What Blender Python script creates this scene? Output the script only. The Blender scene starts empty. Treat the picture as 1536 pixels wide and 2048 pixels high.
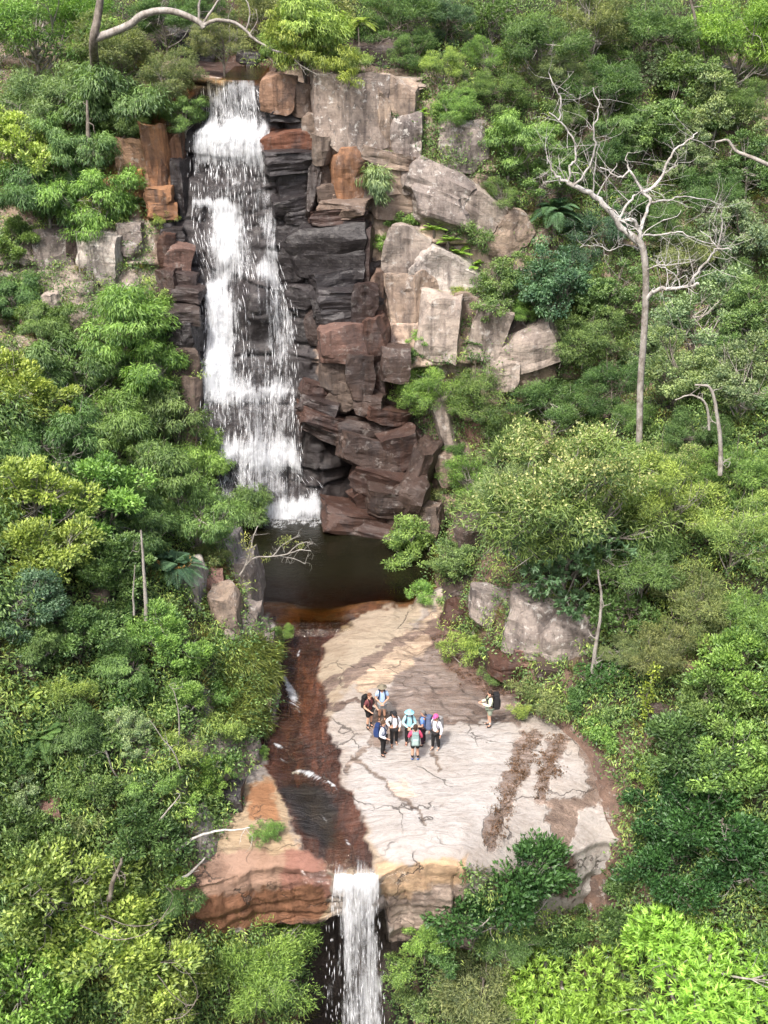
import bpy, bmesh, math, random
import numpy as np
from mathutils import Vector, Matrix, Quaternion
from mathutils.bvhtree import BVHTree

# ------------------------------------------------------------------ camera, sky, sun, exposure
scene = bpy.context.scene
COL = scene.collection
FPX, PITCH, CAMZ = 2200.0, math.radians(25.0), 26.6          # focal length in pixels of a 1536 x 2048 frame
cd = bpy.data.cameras.new('camera')
cam = bpy.data.objects.new('camera', cd)
COL.objects.link(cam)
cd.sensor_fit = 'VERTICAL'
cd.sensor_height = 24.0
cd.lens = 24.0 * FPX / 2048.0
cd.clip_end = 2000.0
cam.location = (0, 0, CAMZ)
cam.rotation_euler = (math.radians(90) - PITCH, 0, 0)
scene.camera = cam

SUN_EL, SUN_AZ = math.radians(56), math.radians(207)          # azimuth clockwise from +Y: behind the camera, to the left
world = bpy.data.worlds.new('World')
scene.world = world
world.use_nodes = True
wn = world.node_tree
bg = wn.nodes['Background']
sky = wn.nodes.new('ShaderNodeTexSky')
sky.sky_type = 'NISHITA'
sky.sun_disc = False
sky.sun_elevation = SUN_EL
sky.sun_rotation = SUN_AZ
sky.air_density = 1.0
sky.dust_density = 6.0
sky.ozone_density = 0.6
wn.links.new(sky.outputs[0], bg.inputs[0])
bg.inputs[1].default_value = 0.14
sd = bpy.data.lights.new('sun', 'SUN')
sd.energy = 2.5
sd.angle = math.radians(5)
sd.color = (1.0, 0.97, 0.925)
sun = bpy.data.objects.new('sun', sd)
COL.objects.link(sun)
sdir = Vector((math.sin(SUN_AZ) * math.cos(SUN_EL), math.cos(SUN_AZ) * math.cos(SUN_EL), math.sin(SUN_EL)))
sun.rotation_euler = (-sdir).to_track_quat('-Z', 'Y').to_euler()
sun.location = (0, 0, 80)

vs = scene.view_settings
vs.view_transform = 'Standard'
vs.look = 'None'
vs.gamma = 1.0
vs.use_curve_mapping = False
vs.exposure = 1.08
cy = scene.cycles
cy.max_bounces = 6
cy.diffuse_bounces = 3
cy.glossy_bounces = 3
cy.transmission_bounces = 4
cy.transparent_max_bounces = 16
cy.caustics_reflective = False
cy.caustics_refractive = False
cy.use_denoising = True
cy.use_adaptive_sampling = True
cy.adaptive_threshold = 0.02

# ------------------------------------------------------------------ pixel <-> place
CP, SP = math.cos(PITCH), math.sin(PITCH)
CAM = Vector((0, 0, CAMZ))


def ray(u, v):
    a, b = (u - 768.0) / FPX, (1024.0 - v) / FPX
    return Vector((a, CP + b * SP, -SP + b * CP))


def at_y(u, v, y):
    d = ray(u, v)
    return CAM + d * (y / d.y)


def at_z(u, v, z):
    d = ray(u, v)
    return CAM + d * ((z - CAMZ) / d.z)


def project(P):
    zz = P[:, 2] - CAMZ
    dep = P[:, 1] * CP - zz * SP
    up = P[:, 1] * SP + zz * CP
    dep = np.maximum(dep, 0.1)
    return 768 + FPX * P[:, 0] / dep, 1024 - FPX * up / dep


# ------------------------------------------------------------------ noise
def _h(ix, iy, iz, seed):
    with np.errstate(over='ignore'):
        n = (ix.astype(np.int64) * 374761393 + iy.astype(np.int64) * 668265263 + iz.astype(np.int64) * 2147483647 + seed * 1274126177) & 0xffffffff
        n = ((n ^ (n >> 13)) * 1274126177) & 0xffffffff
        n = ((n ^ (n >> 16)) * 2246822519) & 0xffffffff
        n = n ^ (n >> 15)
    return (n & 0xffffff) / float(0xffffff)


def vnoise(x, y, z=None, seed=0):
    x = np.asarray(x, float)
    y = np.asarray(y, float)
    z = np.zeros_like(x) if z is None else np.asarray(z, float)
    ix, iy, iz = np.floor(x).astype(np.int64), np.floor(y).astype(np.int64), np.floor(z).astype(np.int64)
    fx, fy, fz = x - ix, y - iy, z - iz
    fx, fy, fz = fx * fx * (3 - 2 * fx), fy * fy * (3 - 2 * fy), fz * fz * (3 - 2 * fz)
    r = 0
    for dx in (0, 1):
        for dy in (0, 1):
            for dz in (0, 1):
                w = (fx if dx else 1 - fx) * (fy if dy else 1 - fy) * (fz if dz else 1 - fz)
                r = r + w * _h(ix + dx, iy + dy, iz + dz, seed)
    return r * 2 - 1


def fbm(x, y, z=None, seed=0, octv=4):
    r, a, f, t = 0, 1.0, 1.0, 0
    z0 = np.zeros_like(np.asarray(x, float)) if z is None else z
    for k in range(octv):
        r = r + a * vnoise(x * f, y * f, z0 * f, seed + k * 17)
        t += a
        a *= 0.5
        f *= 2.03
    return r / t


def sstep(a, b, x):
    t = np.clip((x - a) / (b - a), 0, 1)
    return t * t * (3 - 2 * t)


def poly_sd(u, v, poly):
    """signed pixel distance, negative inside"""
    p = np.asarray(poly, float)
    n = len(p)
    best = np.full(u.shape, 1e18)
    inside = np.zeros(u.shape, bool)
    for i in range(n):
        x0, y0 = p[i]
        x1, y1 = p[(i + 1) % n]
        ex, ey = x1 - x0, y1 - y0
        t = np.clip(((u - x0) * ex + (v - y0) * ey) / (ex * ex + ey * ey + 1e-9), 0, 1)
        best = np.minimum(best, (u - x0 - t * ex) ** 2 + (v - y0 - t * ey) ** 2)
        c = ((y0 > v) != (y1 > v)) & (u < (x1 - x0) * (v - y0) / (y1 - y0 + 1e-12) + x0)
        inside ^= c
    d = np.sqrt(best)
    return np.where(inside, -d, d)


def line_d(u, v, pts):
    best = np.full(u.shape, 1e18)
    for (x0, y0), (x1, y1) in zip(pts[:-1], pts[1:]):
        ex, ey = x1 - x0, y1 - y0
        t = np.clip(((u - x0) * ex + (v - y0) * ey) / (ex * ex + ey * ey + 1e-9), 0, 1)
        best = np.minimum(best, (u - x0 - t * ex) ** 2 + (v - y0 - t * ey) ** 2)
    return np.sqrt(best)


# ------------------------------------------------------------------ materials
def new_mat(name):
    m = bpy.data.materials.new(name)
    m.use_nodes = True
    nt = m.node_tree
    nt.nodes.clear()
    out = nt.nodes.new('ShaderNodeOutputMaterial')
    return m, nt, out


class NB:
    def __init__(s, nt):
        s.nt = nt

    def n(s, t, **kw):
        nd = s.nt.nodes.new('ShaderNode' + t)
        for k, v in kw.items():
            setattr(nd, k, v)
        return nd

    def link(s, a, b):
        s.nt.links.new(a, b)

    def val(s, sock, v):
        if hasattr(v, 'is_output') or isinstance(v, bpy.types.NodeSocket):
            s.link(v, sock)
        else:
            sock.default_value = v

    def math(s, op, a, b=0.0, clamp=False):
        nd = s.n('Math', operation=op)
        nd.use_clamp = clamp
        s.val(nd.inputs[0], a)
        s.val(nd.inputs[1], b)
        return nd.outputs[0]

    def mix(s, f, a, b, mode='MIX'):
        nd = s.n('Mix', data_type='RGBA', blend_type=mode)
        s.val(nd.inputs[0], f)
        for k, c in ((6, a), (7, b)):
            if isinstance(c, (tuple, list)):
                nd.inputs[k].default_value = (c[0], c[1], c[2], 1)
            else:
                s.link(c, nd.inputs[k])
        return nd.outputs[2]

    def noise(s, vec, scale, detail=4, rough=0.6, dist=0.0):
        nd = s.n('TexNoise')
        if vec is not None:
            s.link(vec, nd.inputs['Vector'])
        nd.inputs['Scale'].default_value = scale
        nd.inputs['Detail'].default_value = detail
        nd.inputs['Roughness'].default_value = rough
        nd.inputs['Distortion'].default_value = dist
        return nd.outputs[0]

    def ramp(s, f, a, b, c0=0.0, c1=1.0):
        nd = s.n('MapRange')
        nd.clamp = True
        s.val(nd.inputs[0], f)
        nd.inputs[1].default_value = a
        nd.inputs[2].default_value = b
        nd.inputs[3].default_value = c0
        nd.inputs[4].default_value = c1
        return nd.outputs[0]

    def scale(s, vec, v):
        nd = s.n('Mapping')
        s.link(vec, nd.inputs[0])
        nd.inputs['Scale'].default_value = v
        return nd.outputs[0]


def rock_material(name, per_object, bump=0.6):
    """sandstone: colour from the object (blocks) or from the 'rock' vertex colour (sheets); alpha carries lichen, 'wet' the gloss"""
    m, nt, out = new_mat(name)
    b = NB(nt)
    geo = b.n('NewGeometry').outputs['Position']
    if per_object:
        oi = b.n('ObjectInfo')
        col, lich = oi.outputs['Color'], oi.outputs['Alpha']
        rnd = oi.outputs['Random']
        wet = b.ramp(b.n('SeparateColor').outputs[0], 0, 1)
        sep = b.n('SeparateColor')
        b.link(col, sep.inputs[0])
        wet = b.ramp(sep.outputs[0], 0.10, 0.03)       # the dark blocks are the wet ones
    else:
        at = b.n('Attribute', attribute_name='rock')
        col, lich = at.outputs['Color'], at.outputs['Alpha']
        rnd = None
        wet = b.n('Attribute', attribute_name='wet').outputs['Fac']
    n1 = b.noise(geo, 0.55, 5, 0.65, 0.4)
    n2 = b.noise(geo, 3.2, 6, 0.7)
    n3 = b.noise(geo, 14.0, 4, 0.7)
    bed = b.noise(b.scale(geo, (0.35, 0.35, 5.0)), 1.0, 5, 0.65, 0.8)       # sandstone bedding
    runs = b.noise(b.scale(geo, (2.6, 2.6, 0.16)), 1.0, 4, 0.6)             # runs of dark stain down the face
    c = b.mix(b.ramp(n1, 0.3, 0.72), b.mix(1.0, col, (0.62, 0.58, 0.58), 'MULTIPLY'), b.mix(1.0, col, (1.22, 1.18, 1.12), 'MULTIPLY'))
    c = b.mix(b.ramp(n2, 0.35, 0.7, 0.0, 0.6), c, b.mix(1.0, c, (0.55, 0.5, 0.48), 'MULTIPLY'))
    c = b.mix(b.ramp(bed, 0.54, 0.70, 0.0, 0.35), c, b.mix(1.0, c, (0.6, 0.5, 0.45), 'MULTIPLY'))
    nrm = b.n('NewGeometry').outputs['Normal']
    sx = b.n('SeparateXYZ')
    b.link(nrm, sx.inputs[0])
    steep = b.ramp(sx.outputs[2], 0.75, 0.35)
    c = b.mix(b.math('MULTIPLY', b.ramp(runs, 0.5, 0.66, 0.0, 0.7), steep), c, b.mix(1.0, c, (0.3, 0.28, 0.29), 'MULTIPLY'))
    c = b.mix(b.ramp(n3, 0.4, 0.75, 0.0, 0.35), c, b.mix(1.0, c, (1.3, 1.28, 1.25), 'MULTIPLY'))
    var = b.math('MULTIPLY', b.ramp(b.noise(b.scale(geo, (0.5, 0.5, 0.22)), 1.0, 6, 0.7, 0.6), 0.50, 0.64), b.ramp(sx.outputs[2], 0.8, 0.3, 0.25, 0.75))
    c = b.mix(var, c, b.mix(0.75, c, (0.045, 0.041, 0.043)))               # dark mineral varnish, across joints
    # pale and black crusts of lichen
    l1 = b.ramp(b.noise(geo, 2.1, 7, 0.75, 0.3), 0.56, 0.63)
    l2 = b.ramp(b.noise(b.scale(geo, (1.3, 1.3, 0.7)), 2.9, 7, 0.72, 0.2), 0.52, 0.62)
    c = b.mix(b.math('MULTIPLY', l2, b.math('MULTIPLY', lich, 0.75)), c, (0.075, 0.066, 0.062))
    c = b.mix(b.math('MULTIPLY', l1, b.math('MULTIPLY', lich, 0.8)), c, (0.52, 0.50, 0.47))
    p = b.n('BsdfPrincipled')
    b.link(c, p.inputs['Base Color'])
    rg = b.math('SUBTRACT', b.ramp(n2, 0.2, 0.8, 0.95, 0.75), b.math('MULTIPLY', wet, 0.52))
    b.link(rg, p.inputs['Roughness'])
    p.inputs['Specular IOR Level'].default_value = 0.35
    h = b.math('ADD', b.math('MULTIPLY', n2, 0.5), b.math('ADD', b.math('MULTIPLY', bed, 0.30), b.math('MULTIPLY', n3, 0.18)))
    bp = b.n('Bump')
    bp.inputs['Strength'].default_value = bump
    bp.inputs['Distance'].default_value = 0.22
    b.link(h, bp.inputs['Height'])
    b.link(bp.outputs[0], p.inputs['Normal'])
    b.link(p.outputs[0], out.inputs[0])
    return m


def slab_material():
    m, nt, out = new_mat('slab_sandstone')
    b = NB(nt)
    geo = b.n('NewGeometry').outputs['Position']
    at = b.n('Attribute', attribute_name='rock')
    col, lit = at.outputs['Color'], at.outputs['Alpha']
    wet = b.n('Attribute', attribute_name='wet').outputs['Fac']
    n1 = b.noise(geo, 0.5, 5, 0.6, 0.5)
    rip = b.noise(b.scale(geo, (1.0, 3.6, 1.0)), 1.0, 6, 0.7, 1.6)        # cross-bedding ripples across the slab
    n2 = b.noise(geo, 5.0, 6, 0.7)
    n3 = b.noise(geo, 26.0, 3, 0.7)
    c = b.mix(b.ramp(n1, 0.3, 0.7), b.mix(1.0, col, (0.88, 0.84, 0.80), 'MULTIPLY'), b.mix(1.0, col, (1.06, 1.06, 1.07), 'MULTIPLY'))
    c = b.mix(b.ramp(rip, 0.48, 0.64, 0.0, 0.55), c, b.mix(1.0, c, (0.60, 0.54, 0.51), 'MULTIPLY'))
    c = b.mix(b.ramp(n2, 0.5, 0.72, 0.0, 0.4), c, b.mix(1.0, c, (0.62, 0.57, 0.54), 'MULTIPLY'))
    spk = b.ramp(n3, 0.60, 0.70, 0.0, 0.30)
    c = b.mix(spk, c, b.mix(1.0, c, (0.5, 0.46, 0.44), 'MULTIPLY'))
    # strata cropping out obliquely where the rock is rough ('lit' > 0)
    mp = b.n('Mapping')
    b.link(geo, mp.inputs[0])
    mp.inputs['Rotation'].default_value = (0, 0, math.radians(-40))
    mp.inputs['Scale'].default_value = (0.30, 2.4, 1.0)
    st = b.noise(mp.outputs[0], 1.0, 7, 0.72, 1.4)
    rg_ = b.ramp(lit, 0.05, 0.4)
    c = b.mix(b.math('MULTIPLY', rg_, b.ramp(st, 0.50, 0.60, 0.0, 0.8)), c, b.mix(1.0, c, (0.30, 0.26, 0.25), 'MULTIPLY'))
    c = b.mix(b.math('MULTIPLY', rg_, b.ramp(st, 0.46, 0.38, 0.0, 0.75)), c, b.mix(1.0, c, (1.75, 1.7, 1.65), 'MULTIPLY'))
    c = b.mix(b.ramp(st, 0.60, 0.68, 0.0, 0.35), c, b.mix(1.0, c, (0.66, 0.58, 0.52), 'MULTIPLY'))
    # stream bed: long dark and rusty streaks of algae under the film of water
    al1 = b.noise(b.scale(geo, (2.6, 0.5, 1.0)), 1.0, 6, 0.7, 0.9)
    c = b.mix(b.math('MULTIPLY', wet, b.ramp(al1, 0.46, 0.6, 0.0, 0.85)), c, b.mix(1.0, c, (0.30, 0.34, 0.40), 'MULTIPLY'))
    c = b.mix(b.math('MULTIPLY', wet, b.ramp(al1, 0.44, 0.34, 0.0, 0.6)), c, b.mix(1.0, c, (2.1, 1.9, 1.7), 'MULTIPLY'))
    # joints: thin cracks that come and go
    vo = b.n('TexVoronoi', feature='DISTANCE_TO_EDGE')
    wv = b.n('VectorMath', operation='ADD')
    nz = b.n('TexNoise')
    b.link(geo, nz.inputs['Vector'])
    nz.inputs['Scale'].default_value = 0.9
    nz.inputs['Detail'].default_value = 5
    b.link(b.scale(geo, (0.30, 0.42, 0.3)), wv.inputs[0])
    vm = b.n('VectorMath', operation='SCALE')
    b.link(nz.outputs['Color'], vm.inputs[0])
    vm.inputs['Scale'].default_value = 0.7
    b.link(vm.outputs[0], wv.inputs[1])
    b.link(wv.outputs[0], vo.inputs['Vector'])
    vo.inputs['Scale'].default_value = 1.0
    crack = b.math('MULTIPLY', b.ramp(vo.outputs['Distance'], 0.004, 0.014, 1.0, 0.0), b.ramp(b.noise(geo, 0.45, 3, 0.6), 0.46, 0.56))
    c = b.mix(b.math('MULTIPLY', crack, 0.75), c, (0.055, 0.045, 0.04))
    # 'lit' is where leaf litter and black crust lie in the gullies
    lm = b.math('MULTIPLY', lit, b.ramp(b.noise(b.scale(geo, (1.0, 1.7, 1.0)), 4.0, 7, 0.8, 0.8), 0.44, 0.56))
    lc = b.mix(b.ramp(b.noise(geo, 30.0, 3, 0.8), 0.35, 0.65), (0.05, 0.036, 0.03), (0.26, 0.19, 0.15))
    c = b.mix(lm, c, lc)
    p = b.n('BsdfPrincipled')
    b.link(c, p.inputs['Base Color'])
    b.link(b.math('SUBTRACT', b.ramp(n2, 0.2, 0.8, 0.95, 0.8), b.math('MULTIPLY', wet, 0.66)), p.inputs['Roughness'])
    p.inputs['Specular IOR Level'].default_value = 0.3
    h = b.math('SUBTRACT', b.math('ADD', b.math('MULTIPLY', rip, 0.8), b.math('ADD', b.math('MULTIPLY', n2, 0.32), b.math('SUBTRACT', b.math('MULTIPLY', n3, 0.12), b.math('MULTIPLY', b.math('MULTIPLY', st, rg_), 0.9)))), b.math('MULTIPLY', crack, 0.6))
    bp = b.n('Bump')
    bp.inputs['Strength'].default_value = 0.75
    bp.inputs['Distance'].default_value = 0.16
    b.link(h, bp.inputs['Height'])
    b.link(bp.outputs[0], p.inputs['Normal'])
    b.link(p.outputs[0], out.inputs[0])
    return m


def earth_material():
    m, nt, out = new_mat('forest_floor')
    b = NB(nt)
    geo = b.n('NewGeometry').outputs['Position']
    n1 = b.noise(geo, 0.7, 5, 0.65)
    n2 = b.noise(geo, 9.0, 6, 0.75)
    c = b.mix(b.ramp(n1, 0.35, 0.65), (0.045, 0.034, 0.024), (0.055, 0.065, 0.025))
    c = b.mix(b.ramp(n2, 0.5, 0.75, 0, 0.7), c, (0.15, 0.115, 0.08))
    p = b.n('BsdfPrincipled')
    b.link(c, p.inputs['Base Color'])
    p.inputs['Roughness'].default_value = 0.95
    bp = b.n('Bump')
    bp.inputs['Strength'].default_value = 0.8
    bp.inputs['Distance'].default_value = 0.2
    b.link(n2, bp.inputs['Height'])
    b.link(bp.outputs[0], p.inputs['Normal'])
    b.link(p.outputs[0], out.inputs[0])
    return m


def foliage_material(name='foliage', gloss=0.45, fixed=None):
    """leaf colour comes from the plant (object colour), a little different for every leaf (attribute 'tint')"""
    m, nt, out = new_mat(name)
    b = NB(nt)
    oi = b.n('ObjectInfo')
    col = oi.outputs['Color']
    if fixed:
        rgb = b.n('RGB')
        rgb.outputs[0].default_value = (*fixed, 1)
        col = rgb.outputs[0]
    t = b.n('Attribute', attribute_name='tint').outputs['Fac']
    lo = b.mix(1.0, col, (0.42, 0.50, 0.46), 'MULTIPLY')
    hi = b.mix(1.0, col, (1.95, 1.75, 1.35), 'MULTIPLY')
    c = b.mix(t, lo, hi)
    br = b.n('NewGeometry').outputs['Backfacing']
    c = b.mix(b.math('MULTIPLY', br, 0.35), c, b.mix(1.0, c, (1.15, 1.15, 1.3), 'MULTIPLY'))
    p = b.n('BsdfPrincipled')
    b.link(c, p.inputs['Base Color'])
    p.inputs['Roughness'].default_value = 0.42
    p.inputs['Specular IOR Level'].default_value = gloss
    tr = b.n('BsdfTranslucent')
    b.link(b.mix(1.0, c, (1.25, 1.3, 0.7), 'MULTIPLY'), tr.inputs[0])
    mx = b.n('MixShader')
    mx.inputs[0].default_value = 0.36
    b.link(p.outputs[0], mx.inputs[1])
    b.link(tr.outputs[0], mx.inputs[2])
    b.link(mx.outputs[0], out.inputs[0])
    return m


def bark_material(name, c0, c1, scale=6.0):
    m, nt, out = new_mat(name)
    b = NB(nt)
    geo = b.n('NewGeometry').outputs['Position']
    n1 = b.noise(b.scale(geo, (1, 1, 0.35)), scale, 6, 0.7)
    n2 = b.noise(geo, 2.3, 5, 0.7)
    c = b.mix(b.ramp(n1, 0.35, 0.65), c0, c1)
    c = b.mix(b.ramp(n2, 0.48, 0.62, 0, 0.8), c, b.mix(1.0, c, (0.5, 0.46, 0.42), 'MULTIPLY'))
    p = b.n('BsdfPrincipled')
    b.link(c, p.inputs['Base Color'])
    p.inputs['Roughness'].default_value = 0.85
    bp = b.n('Bump')
    bp.inputs['Strength'].default_value = 0.5
    bp.inputs['Distance'].default_value = 0.03
    b.link(n1, bp.inputs['Height'])
    b.link(bp.outputs[0], p.inputs['Normal'])
    b.link(p.outputs[0], out.inputs[0])
    return m


def falling_water_material():
    """white streaks with gaps; 'flow' (x across in m, y down the fall in m) and 'dense' are stored on the sheet"""
    m, nt, out = new_mat('falling_water')
    b = NB(nt)
    at = b.n('Attribute', attribute_name='flow')
    fl = at.outputs['Vector']
    dense = b.n('Attribute', attribute_name='dense').outputs['Fac']
    a = b.noise(b.scale(fl, (3.4, 0.34, 1.0)), 1.0, 6, 0.72, 0.55)
    f = b.noise(b.scale(fl, (15.0, 0.62, 1.0)), 1.0, 5, 0.75, 0.4)
    g = b.noise(b.scale(fl, (42.0, 3.0, 1.0)), 1.0, 3, 0.8, 0.3)
    s = b.math('ADD', b.math('MULTIPLY', a, 0.53), b.math('ADD', b.math('MULTIPLY', f, 0.34), b.math('MULTIPLY', g, 0.15)))
    cu = b.noise(b.scale(fl, (1.7, 1.25, 1.0)), 1.0, 4, 0.65, 0.9)               # splashes where it meets small ledges
    s = b.math('ADD', s, b.math('MULTIPLY', b.math('SUBTRACT', cu, 0.5), 0.34))
    s = b.math('ADD', s, b.math('MULTIPLY', b.math('SUBTRACT', dense, 0.5), 0.46))
    al = b.ramp(s, 0.44, 0.66)
    d = b.n('BsdfDiffuse')
    d.inputs[0].default_value = (0.80, 0.82, 0.85, 1)
    tl = b.n('BsdfTranslucent')
    tl.inputs[0].default_value = (0.78, 0.81, 0.85, 1)
    w = b.n('MixShader')
    w.inputs[0].default_value = 0.5
    b.link(d.outputs[0], w.inputs[1])
    b.link(tl.outputs[0], w.inputs[2])
    tp = b.n('BsdfTransparent')
    mx = b.n('MixShader')
    b.link(al, mx.inputs[0])
    b.link(tp.outputs[0], mx.inputs[1])
    b.link(w.outputs[0], mx.inputs[2])
    b.link(mx.outputs[0], out.inputs[0])
    return m


def foam_material():
    m, nt, out = new_mat('foam_drops')
    b = NB(nt)
    p = b.n('BsdfPrincipled')
    p.inputs['Base Color'].default_value = (0.8, 0.82, 0.85, 1)
    p.inputs['Roughness'].default_value = 0.5
    b.link(p.outputs[0], out.inputs[0])
    return m


def pool_material(name='pool_water', ripple=0.35, tint=(0.55, 0.30, 0.12)):
    """clear tea-brown water: 'depth' (m) is the real depth under the surface"""
    m, nt, out = new_mat(name)
    b = NB(nt)
    geo = b.n('NewGeometry').outputs['Position']
    dep = b.n('Attribute', attribute_name='depth').outputs['Fac']
    r = b.n('RGB')
    tc = b.n('CombineColor')
    for k, kk in enumerate((0.55, 1.0, 2.2)):
        b.link(b.math('POWER', 2.718, b.math('MULTIPLY', dep, -kk)), tc.inputs[k])
    tp = b.n('BsdfTransparent')
    b.link(tc.outputs[0], tp.inputs[0])
    body = b.n('BsdfDiffuse')
    body.inputs[0].default_value = (0.012, 0.0115, 0.006, 1)
    mx0 = b.n('MixShader')
    b.link(b.ramp(dep, 0.1, 2.0, 0.0, 0.7), mx0.inputs[0])
    b.link(tp.outputs[0], mx0.inputs[1])
    b.link(body.outputs[0], mx0.inputs[2])
    gl = b.n('BsdfGlossy')
    gl.inputs['Roughness'].default_value = 0.06
    n = b.noise(b.scale(geo, (1.0, 1.6, 1.0)), 3.0, 5, 0.6, 0.6)
    n2 = b.noise(geo, 0.8, 3, 0.5, 0.3)
    bp = b.n('Bump')
    bp.inputs['Strength'].default_value = ripple
    bp.inputs['Distance'].default_value = 0.07
    b.link(b.math('ADD', n, n2), bp.inputs['Height'])
    b.link(bp.outputs[0], gl.inputs['Normal'])
    fr = b.n('Fresnel')
    fr.inputs[0].default_value = 1.33
    b.link(bp.outputs[0], fr.inputs['Normal'])
    mx = b.n('MixShader')
    b.link(fr.outputs[0], mx.inputs[0])
    b.link(mx0.outputs[0], mx.inputs[1])
    b.link(gl.outputs[0], mx.inputs[2])
    b.link(mx.outputs[0], out.inputs[0])
    return m


def plain_material(name, col, rough=0.8, var=0.25, scale=25.0):
    m, nt, out = new_mat(name)
    b = NB(nt)
    tc = b.n('TexCoord').outputs['Object']
    n = b.noise(tc, scale, 4, 0.65)
    c = b.mix(b.ramp(n, 0.3, 0.7), tuple(x * (1 - var) for x in col), tuple(min(1, x * (1 + var * 0.6)) for x in col))
    p = b.n('BsdfPrincipled')
    b.link(c, p.inputs['Base Color'])
    p.inputs['Roughness'].default_value = rough
    p.inputs['Specular IOR Level'].default_value = 0.25
    b.link(p.outputs[0], out.inputs[0])
    return m


M = dict(
    rock=rock_material('cliff_sandstone', False),
    block=rock_material('block_sandstone', True),
    slab=slab_material(),
    earth=earth_material(),
    leaf=foliage_material(),
    bark=bark_material('grey_brown_bark', (0.09, 0.075, 0.06), (0.24, 0.21, 0.18)),
    palebark=bark_material('pale_bark', (0.20, 0.18, 0.16), (0.38, 0.355, 0.325)),
    dead=bark_material('bleached_dead_wood', (0.30, 0.285, 0.27), (0.52, 0.50, 0.475), 9.0),
    water=falling_water_material(),
    foam=foam_material(),
    pool=pool_material(),
)


# ------------------------------------------------------------------ mesh helpers
def mesh_np(name, V, F, mat=None, smooth=False):
    """V (n,3), F (m,3) or (m,4)"""
    me = bpy.data.meshes.new(name)
    V = np.ascontiguousarray(V, np.float32)
    F = np.ascontiguousarray(F, np.int32)
    k = F.shape[1]
    me.vertices.add(len(V))
    me.vertices.foreach_set('co', V.ravel())
    me.loops.add(F.size)
    me.loops.foreach_set('vertex_index', F.ravel())
    me.polygons.add(len(F))
    me.polygons.foreach_set('loop_start', np.arange(0, F.size, k, dtype=np.int32))
    me.update(calc_edges=True)
    me.validate()
    if smooth:
        me.polygons.foreach_set('use_smooth', np.ones(len(F), bool))
    if mat:
        me.materials.append(mat)
    return me


def add_attr(me, name, data, kind='FLOAT'):
    a = me.attributes.new(name, kind, 'POINT')
    data = np.ascontiguousarray(data, np.float32)
    a.data.foreach_set({'FLOAT': 'value', 'FLOAT_COLOR': 'color', 'FLOAT_VECTOR': 'vector'}[kind], data.ravel())


def link(name, data, parent=None, loc=None, rot=None, scale=None):
    o = bpy.data.objects.new(name, data)
    COL.objects.link(o)
    if parent:
        o.parent = parent
    if loc is not None:
        o.location = loc
    if rot is not None:
        o.rotation_euler = rot
    if scale is not None:
        o.scale = scale
    return o


def tag(o, label, cat, group=None):
    o['label'] = label
    o['category'] = cat
    if group:
        o['group'] = group
    return o


def struct(o, kind='structure'):
    o['kind'] = kind
    return o


def grid_faces(nr, nc):
    i = np.arange(nr * nc).reshape(nr, nc)
    return np.stack([i[:-1, :-1].ravel(), i[:-1, 1:].ravel(), i[1:, 1:].ravel(), i[1:, :-1].ravel()], 1)


def tube(pts, rad, seg=7):
    """tapered tube along pts -> V, F (quads), closed tip"""
    pts = np.asarray(pts, float)
    n = len(pts)
    rad = np.broadcast_to(np.asarray(rad, float), (n,)) if np.ndim(rad) == 0 else np.asarray(rad, float)
    T = np.gradient(pts, axis=0)
    T /= np.linalg.norm(T, axis=1, keepdims=True) + 1e-9
    ref = np.array([0.0, 0, 1]) if abs(T[0, 2]) < 0.9 else np.array([1.0, 0, 0])
    V = []
    for k in range(n):
        s = np.cross(T[k], ref)
        s /= np.linalg.norm(s) + 1e-9
        w = np.cross(s, T[k])
        ref = w
        a = np.arange(seg) * 2 * math.pi / seg
        V.append(pts[k] + rad[k] * (np.cos(a)[:, None] * s + np.sin(a)[:, None] * w))
    V = np.concatenate(V)
    F = []
    for k in range(n - 1):
        for j in range(seg):
            F.append((k * seg + j, k * seg + (j + 1) % seg, (k + 1) * seg + (j + 1) % seg, (k + 1) * seg + j))
    return V, np.array(F, int)


def smooth_path(pts, sub=4):
    """Catmull-Rom through pts"""
    p = np.asarray(pts, float)
    if len(p) < 3:
        return np.array([p[0] + (p[-1] - p[0]) * t for t in np.linspace(0, 1, sub + 1)])
    q = np.vstack([2 * p[0] - p[1], p, 2 * p[-1] - p[-2]])
    out = []
    for i in range(1, len(q) - 2):
        for t in np.linspace(0, 1, sub, endpoint=False):
            a, b_, c, d = q[i - 1], q[i], q[i + 1], q[i + 2]
            out.append(0.5 * (2 * b_ + (c - a) * t + (2 * a - 5 * b_ + 4 * c - d) * t * t + (3 * b_ - a - 3 * c + d) * t ** 3))
    out.append(q[-2])
    return np.array(out)


def join_parts(parts):
    V, F, n = [], [], 0
    for v, f in parts:
        V.append(v)
        F.append(f + n)
        n += len(v)
    return np.concatenate(V), np.concatenate(F)


# ------------------------------------------------------------------ the shape of the place
def xspace(lo, a, b_, hi, fine, coarse):
    return np.concatenate([np.arange(lo, a, coarse), np.arange(a, b_, fine), np.arange(b_, hi + coarse, coarse)])


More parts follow.
